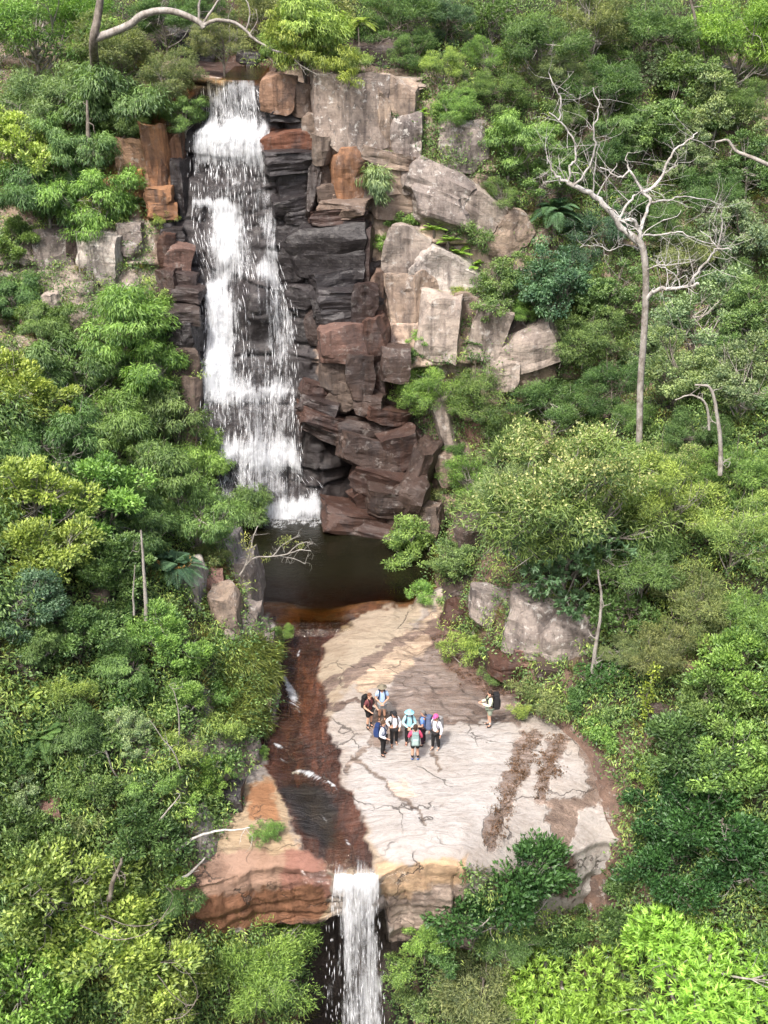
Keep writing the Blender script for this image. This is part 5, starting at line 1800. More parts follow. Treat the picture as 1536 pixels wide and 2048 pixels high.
# ------------------------------------------------------------------ palms, cycads, ferns: arching fronds
def frond_mesh(name, n, length, droop, pinna, rise, seed, width=0.018, step=0.035):
    rs = np.random.RandomState(seed)
    P, A, R_, L_, W_, T_ = [], [], [], [], [], []
    for k in range(n):
        az = 2 * math.pi * k / n + rs.uniform(-0.25, 0.25)
        el = rs.uniform(*rise)
        Ln = length * rs.uniform(0.8, 1.1)
        t = np.arange(0.12, 1.0, step / Ln * 1.0)
        h = np.array([math.cos(az), math.sin(az), 0])
        pts = h * (Ln * t * math.cos(el))[:, None] + np.array([0, 0, 1]) * (Ln * (t * math.sin(el) - droop * t ** 2.2))[:, None]
        tan = np.gradient(pts, axis=0)
        tan = unit(tan)
        sd_ = np.cross(tan, [0, 0, 1])
        sd_ = unit(sd_)
        pl = pinna * np.sin(np.pi * np.clip(t * 0.92 + 0.08, 0, 1)) ** 0.7 + 0.02
        tn = rs.uniform(0.1, 0.6)
        for s in (-1, 1):
            P.append(pts)
            A.append(sd_ * s + tan * 0.45 + np.array([0, 0, -0.12]))
            R_.append(np.repeat([[0, 0, 1.0]], len(t), 0) + 0.1 * rs.normal(size=(len(t), 3)))
            L_.append(pl)
            W_.append(np.full(len(t), width * 2))
            T_.append(np.clip(tn + rs.normal(0, 0.1, len(t)), 0, 1))
        # midrib
        P.append(pts[:-1])
        A.append(np.diff(pts, axis=0))
        R_.append(np.repeat([[0.1, 0.2, 1.0]], len(t) - 1, 0))
        L_.append(np.linalg.norm(np.diff(pts, axis=0), axis=1) * 1.3)
        W_.append(np.full(len(t) - 1, 0.03))
        T_.append(np.full(len(t) - 1, 0.7))
    return leaf_mesh(name, np.concatenate(P), np.concatenate(A), np.concatenate(R_), np.concatenate(L_), np.concatenate(W_), np.concatenate(T_), sag=0.05)


FROND = dict(palm=frond_mesh('fronds', 26, 1.75, 0.62, 0.42, (0.2, 1.35), 1), cycad=frond_mesh('fronds', 30, 1.35, 0.40, 0.26, (0.15, 1.2), 2),
             fern=frond_mesh('fronds', 15, 1.0, 0.42, 0.20, (0.3, 1.1), 3, 0.02), treefern=frond_mesh('fronds', 18, 1.7, 0.45, 0.40, (0.05, 0.6), 4, 0.022))


def frond_plant(u, v, r, kind, col, label, name, cat, group=None, trunk=0.0, skirt=False):
    Rm = {'palm': 1.6, 'cycad': 1.2, 'fern': 0.9, 'treefern': 1.6}[kind]
    base, s, hc = stand(u, v, r, Rm, max(trunk, 0.15))
    if base is None:
        return
    root = link(name, None, None, base, (0, 0, pr.uniform(0, 6)), (s, s, s))
    tag(root, label, cat, group)
    hc = max(trunk, 0.15)
    f = link('fronds', FROND[kind], root, (0, 0, hc))
    c = LC[col] if isinstance(col, str) else col
    f.color = (*c, 1)
    pth = smooth_path([(0, 0, -0.5), (0, 0, 0), (0.03, 0.02, hc * 0.6), (0, 0, hc + 0.05)], 3)
    tv, tf = tube(pth, np.linspace(0.10, 0.08, len(pth)) * (1 if trunk else 1.3), 8)
    link('trunk', mesh_np('trunk', tv, tf, M['bark'], smooth=True), root)
    if skirt:
        k = link('dead_fronds', FROND[kind], root, (0, 0, hc - 0.05), (0, 0, 0.5), (0.55, 0.55, -0.75))
        k.color = (0.42, 0.24, 0.09, 1)
    return root


frond_plant(352, 1130, 62, 'palm', 'blue', 'dark palm with an orange skirt of dead fronds, left of the pool', 'palm', 'palm', None, 1.9, True)
frond_plant(85, 1475, 66, 'cycad', 'deep', 'dark glossy cycad near the left edge', 'cycad', 'cycad', None, 0.3)
frond_plant(50, 1405, 50, 'cycad', 'yel', 'yellow-green grassy cycad above the dark glossy one', 'cycad', 'cycad', None, 0.2)
frond_plant(1110, 425, 66, 'palm', 'blue', 'dark feathery palm left of the dead tree fork', 'palm', 'palm', None, 1.2)
frond_plant(716, 42, 46, 'treefern', 'yel', 'yellow-green tree fern with a thin trunk above the big buttress', 'tree_fern', 'fern', None, 2.2)
frond_plant(268, 410, 36, 'cycad', 'greyg', 'grey-green cycad beside the orange wall', 'cycad', 'cycad', None, 0.3)
for i, (u, v, r, lab) in enumerate([(868, 462, 34, 'bright fern topmost in the row among the pale slabs'), (895, 485, 36, 'bright fern second down the row among the pale slabs'), (918, 510, 36, 'bright fern third down the row among the pale slabs'),
                                    (945, 535, 34, 'bright fern lowest in the row among the pale slabs'), (838, 230, 30, 'bright fern right of the dark round shrub on the ledge'), (945, 690, 26, 'dark fern left of the small boulder'), (915, 640, 22, 'small fern between tan rocks')]):
    frond_plant(u, v, r, 'fern', 'lime' if i < 5 else 'deep', lab, 'fern', 'fern', 'ferns on the rocks', 0.45)


# ------------------------------------------------------------------ bare wood traced in depth: each limb has its own distance
def limb(pts, y0, r0, r1, sub=4, jit=0.0, seed=0):
    """pixel path -> world tube; third value of a point shifts it nearer (-) or farther (+) in metres"""
    rs = np.random.RandomState(seed)
    W = [np.array(at_y(p[0], p[1], y0 + (p[2] if len(p) > 2 else 0))) for p in pts]
    path = smooth_path(W, sub)
    path[1:-1] += rs.normal(0, jit, path[1:-1].shape)
    return tube(path, np.linspace(r0, r1, len(path)), 7), path


def twigs(path, n, ln, r, seed, up=0.3, sub=2):
    rs = np.random.RandomState(seed)
    parts = []
    for k in range(n):
        i = rs.randint(1, len(path))
        d = rs.normal(size=3) + np.array([0, 0, up])
        d /= np.linalg.norm(d)
        L = ln * rs.uniform(0.4, 1.0)
        a = path[i]
        b_ = a + d * L * 0.5 + rs.normal(0, 0.12, 3) * L
        c = b_ + d * L * 0.5 + rs.normal(0, 0.2, 3) * L
        p = smooth_path([a, b_, c], 3)
        parts.append(tube(p, np.linspace(r, r * 0.35, len(p)), 4))
        for _ in range(sub):
            e = p[rs.randint(2, len(p))]
            f = e + (d * 0.4 + rs.normal(size=3) * 0.6) * L * 0.5
            q = smooth_path([e, (e + f) / 2 + rs.normal(0, 0.08, 3) * L, f], 2)
            parts.append(tube(q, np.linspace(r * 0.6, r * 0.25, len(q)), 4))
    return parts


def wood_object(name, parts, mat, parent):
    v, f = join_parts(parts)
    return link(name, mesh_np(name, v, f, mat, smooth=True), parent)


def rooted(name, base, label, cat, group=None):
    o = link(name, None, None, base)
    tag(o, label, cat, group)
    return o


def adopt(o, root):
    o.data.transform(Matrix.Translation(-Vector(root.location)))


def dead_tree():
    bp, s, hc = stand(1284, 700, 60, 1.0, 0.1)
    Y = hit(1300, 860)[0].y - 3.0
    base = at_y(1280, 870, Y)
    root = rooted('dead_tree', base, 'white dead tree with forked bare limbs on the right slope', 'tree')
    tk, tp = limb([(1278, 900), (1279, 840), (1281, 760), (1287, 680), (1291, 600), (1291, 540), (1283, 490), (1262, 470)], Y, 0.15, 0.14)
    parts = [tk]
    o = wood_object('trunk', parts, M['palebark'], root)
    adopt(o, root)
    LIMBS = [
        ([(1283, 492), (1258, 470), (1235, 445), (1205, 405), (1180, 385), (1150, 372), (1135, 362)], 0.17, 0.11, 3),
        ([(1135, 364), (1112, 350), (1100, 330), (1094, 310)], 0.07, 0.03, 4),
        ([(1137, 364), (1140, 335), (1152, 318), (1150, 290), (1135, 260), (1118, 240), (1098, 225)], 0.06, 0.03, 4),
        ([(1118, 240), (1122, 200), (1108, 170), (1097, 145)], 0.045, 0.02, 3),
        ([(1148, 370, -.3), (1175, 340, -.5), (1188, 300, -.7), (1190, 250, -.9), (1198, 210, -1), (1186, 175, -1)], 0.06, 0.025, 4),
        ([(1186, 385, -.4), (1190, 340, -.6), (1198, 290, -.8)], 0.04, 0.015, 2),
        ([(1282, 492), (1277, 460), (1265, 440), (1240, 442), (1255, 410), (1272, 390)], 0.10, 0.06, 2),
        ([(1277, 465, .3), (1290, 430, .6), (1300, 400, .9), (1280, 375, 1), (1262, 345, 1), (1240, 355, 1), (1222, 345, 1), (1200, 335, 1)], 0.09, 0.03, 3),
        ([(1262, 345, 1), (1252, 325, 1), (1256, 305, 1)], 0.05, 0.02, 1),
        ([(1285, 385, 1), (1318, 365, 1.3), (1335, 325, 1.5), (1350, 300, 1.6), (1378, 280, 1.8), (1395, 265, 2)], 0.09, 0.03, 4),
        ([(1330, 345, 1.4), (1340, 340, 1.2), (1356, 325, 1)], 0.04, 0.02, 2),
        ([(1300, 405, .8), (1335, 400, 1.2), (1370, 395, 1.6), (1420, 400, 2), (1450, 415, 2.3)], 0.05, 0.015, 5),
        ([(1287, 470, .3), (1330, 468, .6), (1365, 465, .8), (1395, 480, 1), (1430, 490, 1.2), (1438, 500, 1.3)], 0.05, 0.02, 5),
        ([(1292, 600), (1310, 582, -.3), (1340, 576, -.5), (1380, 572, -.8), (1398, 568, -1)], 0.12, 0.07, 3),
        ([(1375, 572, -.8), (1395, 545, -1), (1420, 515, -1.2), (1435, 497, -1.3), (1462, 500, -1.3)], 0.08, 0.03, 4),
        ([(1435, 497, -1.3), (1442, 470, -1.4), (1443, 430, -1.5), (1440, 405, -1.5)], 0.045, 0.015, 2),
        ([(1435, 497, -1.3), (1420, 475, -1.2), (1400, 460, -1)], 0.035, 0.015, 2),
        ([(1360, 575, -.6), (1350, 550, -.5), (1330, 535, -.2), (1300, 530, 0)], 0.03, 0.012, 2),
        ([(1285, 500), (1250, 490, .5), (1220, 500, .8), (1190, 490, 1), (1160, 495, 1.2)], 0.035, 0.012, 4),
        ([(1288, 540), (1320, 530, -.5), (1350, 530, -.8), (1390, 520, -1)], 0.035, 0.012, 3),
    ]
    for k, (pts, r0, r1, nt) in enumerate(LIMBS):
        tb, path = limb(pts, Y, r0 * 0.85, r1 * 0.8, 4, 0.03, k)
        o = wood_object('limb', [tb] + twigs(path, nt * 3, 1.4, max(0.010, r1 * 0.35), 60 + k), M['dead'], root)
        adopt(o, root)


dead_tree()


def overhang_tree():
    """thick grey limb curving over the top left, its foot behind the forest"""
    Y = 62.5
    base = at_y(186, 330, Y)
    root = rooted('leaning_tree', base, 'thick grey limb arching over the creek above the falls', 'tree')
    tb, p = limb([(205, 300, 9), (196, 200, 5), (190, 130, 2), (187, 80), (196, 30), (205, -40), (215, -160)], Y, 0.30, 0.16)
    o = wood_object('trunk', [tb], M['bark'], root)
    adopt(o, root)
    L = [([(188, 78), (215, 68), (255, 52), (285, 30), (330, 21), (370, 30), (400, 46), (408, 56)], 0.22, 0.14, 1),
         ([(405, 52), (425, 42), (455, 42), (485, 55), (508, 78), (535, 95), (565, 112)], 0.11, 0.05, 3),
         ([(400, 46), (398, 20), (402, -15)], 0.07, 0.05, 1), ([(406, 48), (420, 25), (436, 2), (450, -20)], 0.07, 0.04, 1),
         ([(492, 60), (500, 30), (495, 5), (480, -10)], 0.05, 0.02, 2), ([(500, 68), (515, 40), (512, 20)], 0.03, 0.015, 1),
         ([(545, 100, -.5), (580, 110, -.6), (600, 130, -.7), (640, 150, -.8), (665, 145, -.8)], 0.05, 0.02, 3),
         ([(600, 130, -.7), (612, 150, -.7)], 0.03, 0.015, 1)]
    for k, (pts, r0, r1, nt) in enumerate(L):
        tb, path = limb(pts, Y, r0, r1, 4, 0.01, 90 + k)
        o = wood_object('limb', [tb] + twigs(path, nt * 2, 0.8, 0.014, 190 + k), M['palebark'], root)
        adopt(o, root)
    # its leaf sprays
    rs = np.random.RandomState(77)
    C = []
    for (u, v, y, r) in [(560, 40, .3, 40), (600, 30, .6, 46), (575, 85, -.2, 36), (620, 75, .2, 40), (650, 130, -.6, 26), (690, 120, -.8, 30), (700, 150, -.8, 18), (560, 105, 0, 24), (610, 105, -.3, 30), (545, 60, 0, 24)]:
        for _ in range(7):
            C.append(np.array(at_y(u + rs.normal(0, r * 0.45), v + rs.normal(0, r * 0.4), Y + y + rs.normal(0, 0.7))))
    C = np.array(C)
    me = leaf_mesh('foliage', *clump_leaves(rs, C, rs.uniform(0.3, 0.55, len(C)), 95, 'droop', (0.14, 0.28), (0.03, 0.05), unit(rs.normal(size=C.shape) + np.array([0, -0.3, 0.6]))))
    o = link('foliage', me, root)
    adopt(o, root)
    o.color = (0.26, 0.33, 0.08, 1)


overhang_tree()


def simple_wood(name, label, cat, paths, y0, mat, group=None, leaves=None, tw=0, twl=0.6):
    first = paths[0][0][0]
    base = at_y(first[0], first[1], y0 + (first[2] if len(first) > 2 else 0))
    root = rooted(name, base, label, cat, group)
    for k, (pts, r0, r1) in enumerate(paths):
        tb, path = limb(pts, y0, r0, r1, 4, 0.008, k)
        o = wood_object('trunk' if k == 0 and cat == 'tree' else 'branch', [tb] + (twigs(path, tw, twl, max(0.01, r1 * 0.6), 31 * k + len(label)) if tw else []), mat, root)
        adopt(o, root)
    return root


ypool = hit(420, 1180)[0].y
w = simple_wood('bare_sapling', 'pale bare-branched sapling leaning over the pool from the left crag', 'tree',
                [([(480, 1150), (492, 1128), (500, 1100), (508, 1070), (516, 1052)], .05, .02), ([(490, 1132), (510, 1115, -.3), (545, 1113, -.5), (575, 1108, -.8), (600, 1100, -1), (622, 1102, -1)], .04, .015),
                 ([(545, 1113, -.5), (560, 1095, -.5), (580, 1080, -.6), (600, 1070, -.7)], .03, .01), ([(575, 1108, -.8), (595, 1090, -.8), (612, 1084, -.8), (625, 1088, -.8)], .025, .008), ([(560, 1112, -.6), (590, 1118, -.8), (610, 1128, -1)], .02, .008)],
                ypool + 0.6, M['palebark'], None, None, 6, 0.6)
rs_ = np.random.RandomState(9)
C_ = np.array([at_y(u + rs_.normal(0, 8), v + rs_.normal(0, 6), ypool + 0.2 + rs_.normal(0, .3)) for (u, v) in [(575, 1080), (600, 1085), (530, 1112), (500, 1098), (560, 1085), (495, 1075)] for _ in range(3)])
o = link('foliage', leaf_mesh('foliage', *clump_leaves(rs_, C_, np.full(len(C_), 0.22), 26, 'mixed', (0.06, 0.12), (0.03, 0.05), unit(rs_.normal(size=C_.shape)))), w)
adopt(o, w)
o.color = (0.30, 0.33, 0.12, 1)


def trunk_line(pts, r, label, mat='palebark', out=0.4, tw=2, cat='tree', name='bare_tree', group='pale trunks'):
    y0 = min(hit(p[0], p[1])[0].y for p in pts[:1]) - out
    return simple_wood(name, label, cat, [(pts, r, r * 0.38)], y0, M[mat], group, None, tw, 0.7)


trunk_line([(292, 1240), (290, 1180), (286, 1120), (282, 1060)], .09, 'speckled pale trunk left of the skirted palm', out=1.4, tw=0)
trunk_line([(268, 1230), (266, 1190), (270, 1130)], .05, 'thinner speckled trunk just left of the thicker one', out=1.3, tw=0)
trunk_line([(1184, 1345), (1190, 1300), (1197, 1255), (1203, 1200), (1196, 1140)], .10, 'pale straight trunk at the grey crag on the right', out=0.5, tw=6)
trunk_line([(1440, 950), (1440, 880), (1432, 820), (1420, 775), (1390, 770)], .10, 'pale forked trunk among grey-green trees at right', out=2.5, tw=4)
trunk_line([(1418, 860), (1412, 810), (1385, 790), (1350, 800)], .06, 'thin pale branching trunk left of the forked trunk', out=2.5, tw=4)
trunk_line([(178, 330), (176, 260), (174, 200)], .16, 'dark upright trunk among trees, upper left', 'bark', out=3.0)
trunk_line([(1400, 140), (1395, 90), (1390, 40), (1378, -10)], .16, 'dark trunk near the top edge, right', 'bark', out=3.0, tw=3)
trunk_line([(160, 545), (156, 510), (152, 465)], .03, 'thin white stem against the lichened rocks', out=1.5, tw=0)
trunk_line([(262, 930), (258, 880), (248, 830)], .06, 'pale slanting trunk beside the white rock, left bank', out=2.0)
trunk_line([(1560, 340, -.5), (1510, 318, -.5), (1470, 300), (1455, 280), (1430, 285)], .13, 'bent pale limb at the right edge, upper', out=4.0, tw=5)
trunk_line([(720, 120), (718, 90), (717, 55)], .05, 'thin dark stem beside the weathered boulder', 'bark', out=0.6, tw=0)

BG = 'fallen branches'
trunk_line([(346, 1706), (385, 1678), (430, 1662), (470, 1660), (500, 1655)], .06, 'bleached fallen branch lying above the orange bench', 'dead', 0.35, 3, 'branch', 'fallen_branch', BG)
trunk_line([(360, 1760), (385, 1742), (410, 1715)], .07, 'short bleached stump end left of the orange bench', 'dead', 0.3, 1, 'branch', 'fallen_branch', BG)
trunk_line([(218, 1800), (225, 1765), (240, 1730), (244, 1715)], .10, 'pale broken stem among the arching vines, lower left', 'bark', 1.2, 3, 'branch', 'fallen_branch', BG)
trunk_line([(210, 1500), (225, 1540), (250, 1575), (262, 1590)], .04, 'grey twig stem hanging on the left bank', 'palebark', 0.8, 3, 'branch', 'fallen_branch', BG)
trunk_line([(355, 1500), (358, 1440), (350, 1390), (338, 1370)], .03, 'long thin pale stem on the left bank, upright', 'palebark', 0.8, 3, 'branch', 'fallen_branch', BG)
trunk_line([(365, 1560), (350, 1510), (320, 1470), (300, 1440)], .03, 'thin pale stem leaning left, middle of the left bank', 'palebark', 0.8, 3, 'branch', 'fallen_branch', BG)
trunk_line([(300, 1670), (320, 1640), (360, 1590)], .05, 'bleached branch caught in the lower left tangle', 'palebark', 0.8, 3, 'branch', 'fallen_branch', BG)

# arching bare vines and a hanging leafy vine
VG = 'vines'
for k, (pts, lab) in enumerate([([(160, 1850), (230, 1880), (300, 1860), (345, 1800), (330, 1770)], 'bare vine sagging in a wide arc, lower left'), ([(200, 1830), (260, 1852), (310, 1845), (350, 1815)], 'bare vine arc inside the wider one, lower left'),
                                ([(330, 2040), (370, 2030), (395, 1985), (360, 1930), (320, 1925)], 'bare vine looping at the bottom, left of the feathery tree'), ([(315, 1950), (345, 1990), (380, 2010), (400, 1990)], 'thin bare vine loop beside the bottom loop'),
                                ([(645, 1850), (650, 1890), (655, 1940), (650, 1990)], 'thin vine hanging in the dark hollow by the lower waterfall')]):
    trunk_line(pts, .018, lab, 'bark', 3.0 if k < 4 else -1.0, 2, 'vine', 'vine', VG)


def leafy_vine():
    y0 = hit(1300, 1400)[0].y - 1.2
    pts = [(1310, 1330), (1300, 1370), (1290, 1410), (1300, 1440), (1285, 1480)]
    root = simple_wood('vine', 'yellow-green leafy vine hanging on the right slope', 'vine', [(pts, .02, .01)], y0, M['bark'], VG)
    rs = np.random.RandomState(21)
    C = np.array([at_y(np.interp(t, np.linspace(0, 1, 5), [p[0] for p in pts]) + rs.normal(0, 7), np.interp(t, np.linspace(0, 1, 5), [p[1] for p in pts]), y0 + rs.normal(0, .15)) for t in np.linspace(0, 1, 40)])
    o = link('foliage', leaf_mesh('foliage', *clump_leaves(rs, C, np.full(len(C), 0.16), 14, 'mixed', (0.09, 0.15), (0.05, 0.09), unit(rs.normal(size=C.shape)))), root)
    adopt(o, root)
    o.color = (0.26, 0.34, 0.06, 1)


leafy_vine()

# ------------------------------------------------------------------ undergrowth, grass, litter (nobody could count these)
BARE = [(385, 120), (520, 140), (640, 160), (830, 150), (830, 330), (1000, 370), (1040, 480), (950, 560), (900, 700), (800, 760), (850, 900), (890, 1000), (830, 1050), (770, 1060), (770, 1190), (880, 1190), (900, 1270), (1000, 1350), (1070, 1410), (1170, 1470),
        (1250, 1560), (1260, 1810), (1150, 1830), (930, 1720), (935, 1880), (785, 1900), (790, 2048), (610, 2048), (640, 1840), (360, 1860), (350, 1750), (450, 1660), (470, 1560), (505, 1480), (530, 1400), (530, 1250), (500, 1215), (440, 1100), (470, 1030), (430, 960), (400, 900), (400, 700), (330, 650), (310, 450), (290, 420), (190, 310), (300, 170)]


def scatter(name, n, per, rad, style, lnr, wdr, color, seed, lift, zone=None, label=None):
    rs = np.random.RandomState(seed)
    if zone:
        zx, zy = [q[0] for q in zone], [q[1] for q in zone]
        u, v = rs.uniform(min(zx), max(zx), n * 4), rs.uniform(min(zy), max(zy), n * 4)
    else:
        u, v = rs.uniform(-60, 1596, n * 2), rs.uniform(-40, 2100, n * 2)
    wu = u + 18 * vnoise(u * 0.02, v * 0.02, seed=seed)
    ok = poly_sd(wu, v, BARE) > 4
    if zone:
        zu = u + 16 * vnoise(u * 0.05, v * 0.05, seed=seed + 7) + 8 * vnoise(u * 0.17, v * 0.17, seed=seed + 8)
        ok = poly_sd(zu, v + 12 * vnoise(u * 0.06, v * 0.06, seed=seed + 9), zone) < rs.exponential(3.0, len(u))
    ok &= vnoise(u * 0.012, v * 0.012, seed=seed + 3) > -0.7
    u, v = u[ok][:n], v[ok][:n]
    C, D = [], []
    for a, b in zip(u, v):
        p, nn, t = hit(a, b)
        if p is None or p.z < -16 or t > 105:
            continue
        if nn.dot(p - CAM) > 0:
            nn = -nn
        C.append(p + nn * lift * rs.uniform(0.2, 1.0))
        D.append(nn)
    C, D = np.array(C), unit(np.array(D) + np.array([0, 0, 0.6]))
    me = leaf_mesh(name, *clump_leaves(rs, C, rs.uniform(*rad, len(C)), per, style, lnr, wdr, D))
    o = struct(link(name, me), 'stuff')
    o.color = (*color, 1)
    if label:
        o['label'] = label
    return o


scatter('undergrowth', 5000, 38, (0.35, 0.7), 'mixed', (0.09, 0.18), (0.05, 0.09), LC['mid'], 301, 0.5)
scatter('undergrowth', 2800, 37, (0.35, 0.7), 'droop', (0.12, 0.24), (0.03, 0.055), LC['yel'], 302, 0.6)
scatter('undergrowth', 2800, 37, (0.35, 0.75), 'mixed', (0.09, 0.2), (0.05, 0.09), LC['deep'], 303, 0.5)
scatter('undergrowth', 2200, 46, (0.35, 0.7), 'mixed', (0.08, 0.17), (0.04, 0.08), LC['mid'], 310, 0.5, [(900, 0), (1536, 0), (1536, 1000), (1000, 900), (1080, 760), (1080, 500), (1000, 370), (850, 330), (850, 150), (700, 120), (640, 0)])
scatter('grass', 900, 70, (0.25, 0.5), 'up', (0.22, 0.5), (0.012, 0.022), (0.22, 0.22, 0.08), 304, 0.15)
scatter('grass', 190, 90, (0.25, 0.55), 'droop', (0.3, 0.7), (0.012, 0.022), (0.24, 0.30, 0.09), 305, 0.2, [(430, 1280), (530, 1280), (545, 1330), (515, 1450), (440, 1460)])
scatter('grass', 120, 80, (0.2, 0.4), 'droop', (0.25, 0.5), (0.012, 0.022), (0.27, 0.20, 0.11), 306, 0.1, [(400, 1090), (470, 1090), (480, 1200), (410, 1220)])
scatter('leaf_litter', 230, 15, (0.05, 0.22), 'mixed', (0.04, 0.09), (0.02, 0.04), (0.15, 0.09, 0.06), 307, 0.02, [(1055, 1460), (1082, 1470), (1042, 1560), (1015, 1620), (992, 1695), (966, 1695), (976, 1640), (1010, 1590), (1024, 1530)])
scatter('leaf_litter', 150, 15, (0.05, 0.22), 'mixed', (0.04, 0.09), (0.02, 0.04), (0.15, 0.09, 0.06), 308, 0.02, [(1102, 1472), (1130, 1470), (1108, 1550), (1088, 1600), (1070, 1600), (1086, 1540)])
scatter('leaf_litter', 260, 15, (0.05, 0.2), 'mixed', (0.04, 0.09), (0.02, 0.04), (0.13, 0.075, 0.05), 309, 0.02, [(860, 1270), (900, 1240), (1000, 1345), (1060, 1405), (980, 1390), (900, 1350)])


# the forest goes on beyond both sides of the view
scatter('forest_mass', 650, 90, (0.6, 1.3), 'droop', (0.16, 0.30), (0.05, 0.085), LC['mid'], 320, 2.2, [(-460, -80), (-15, -80), (-15, 2120), (-460, 2120)])
scatter('forest_mass', 650, 90, (0.6, 1.3), 'mixed', (0.14, 0.26), (0.05, 0.085), LC['deep'], 321, 2.2, [(1555, -80), (2000, -80), (2000, 2120), (1555, 2120)])


# ------------------------------------------------------------------ people
def skin_obj(name, joints, bones, mat, parent, root=0, sub=1):
    """continuous tapered surface grown over a posed skeleton: joints = {key: (x, y, z, radius)}"""
    me = bpy.data.meshes.new(name)
    bm = bmesh.new()
    lay = bm.verts.layers.skin.verify()
    vs_ = {}
    for k, j in joints.items():
        v = bm.verts.new(j[:3])
        r = j[3]
        v[lay].radius = (r, r) if np.isscalar(r) else r
        vs_[k] = v
    list(vs_.values())[root][lay].use_root = True
    for a, b in bones:
        bm.edges.new((vs_[a], vs_[b]))
    bm.to_mesh(me)
    bm.free()
    me.materials.append(mat)
    o = link(name, me, parent)
    sk = o.modifiers.new('skin', 'SKIN')
    sk.use_smooth_shade = True
    sb = o.modifiers.new('sub', 'SUBSURF')
    sb.levels = sub
    sb.render_levels = sub
    return o


def blob(name, pts, mat, parent, loc=(0, 0, 0)):
    """ellipsoids given as (centre, radii), joined into one part"""
    parts = []
    for c, r in pts:
        t = np.linspace(0, math.pi, 9)
        a = np.linspace(0, 2 * math.pi, 13)[:-1]
        T, A = np.meshgrid(t, a, indexing='ij')
        V = np.stack([np.sin(T) * np.cos(A) * r[0] + c[0], np.sin(T) * np.sin(A) * r[1] + c[1], np.cos(T) * r[2] + c[2]], 2).reshape(-1, 3)
        F = [(i * 12 + j, i * 12 + (j + 1) % 12, (i + 1) * 12 + (j + 1) % 12, (i + 1) * 12 + j) for i in range(8) for j in range(12)]
        parts.append((V, np.array(F)))
    v, f = join_parts(parts)
    return link(name, mesh_np(name, v, f, mat, smooth=True), parent, loc)


def rounded_box(name, c, half, mat, parent, taper=0.8, bev=0.35):
    bm = bmesh.new()
    bmesh.ops.create_cube(bm, size=2.0)
    bmesh.ops.bevel(bm, geom=bm.edges[:], offset=bev, segments=3, affect='EDGES', profile=0.6)
    for v in bm.verts:
        k = 1 - (1 - taper) * (v.co.z + 1) / 2
        v.co = Vector((c[0] + v.co.x * half[0] * k, c[1] + v.co.y * half[1] * k, c[2] + v.co.z * half[2]))
    me = bpy.data.meshes.new(name)
    bm.to_mesh(me)
    bm.free()
    me.polygons.foreach_set('use_smooth', np.ones(len(me.polygons), bool))
    me.materials.append(mat)
    return link(name, me, parent)


CLOTH = {}


def cloth(c, rough=0.85):
    k = tuple(round(x, 3) for x in c)
    if k not in CLOTH:
        CLOTH[k] = plain_material('cloth_%d' % len(CLOTH), c, rough, 0.22, 18.0)
    return CLOTH[k]


SKIN = plain_material('skin', (0.52, 0.30, 0.21), 0.6, 0.12, 14.0)
ARMS = dict(   # elbow and hand of the right arm, x out to the side, y forward
    down=((0.27, -0.02, 1.12), (0.27, 0.06, 0.88)), clasp=((0.27, 0.03, 1.12), (0.06, 0.24, 1.02)), bent=((0.26, -0.06, 1.13), (0.20, 0.20, 1.02)),
    hold=((0.25, 0.06, 1.14), (0.09, 0.34, 1.18)), hip=((0.32, -0.10, 1.16), (0.19, 0.02, 1.0)))


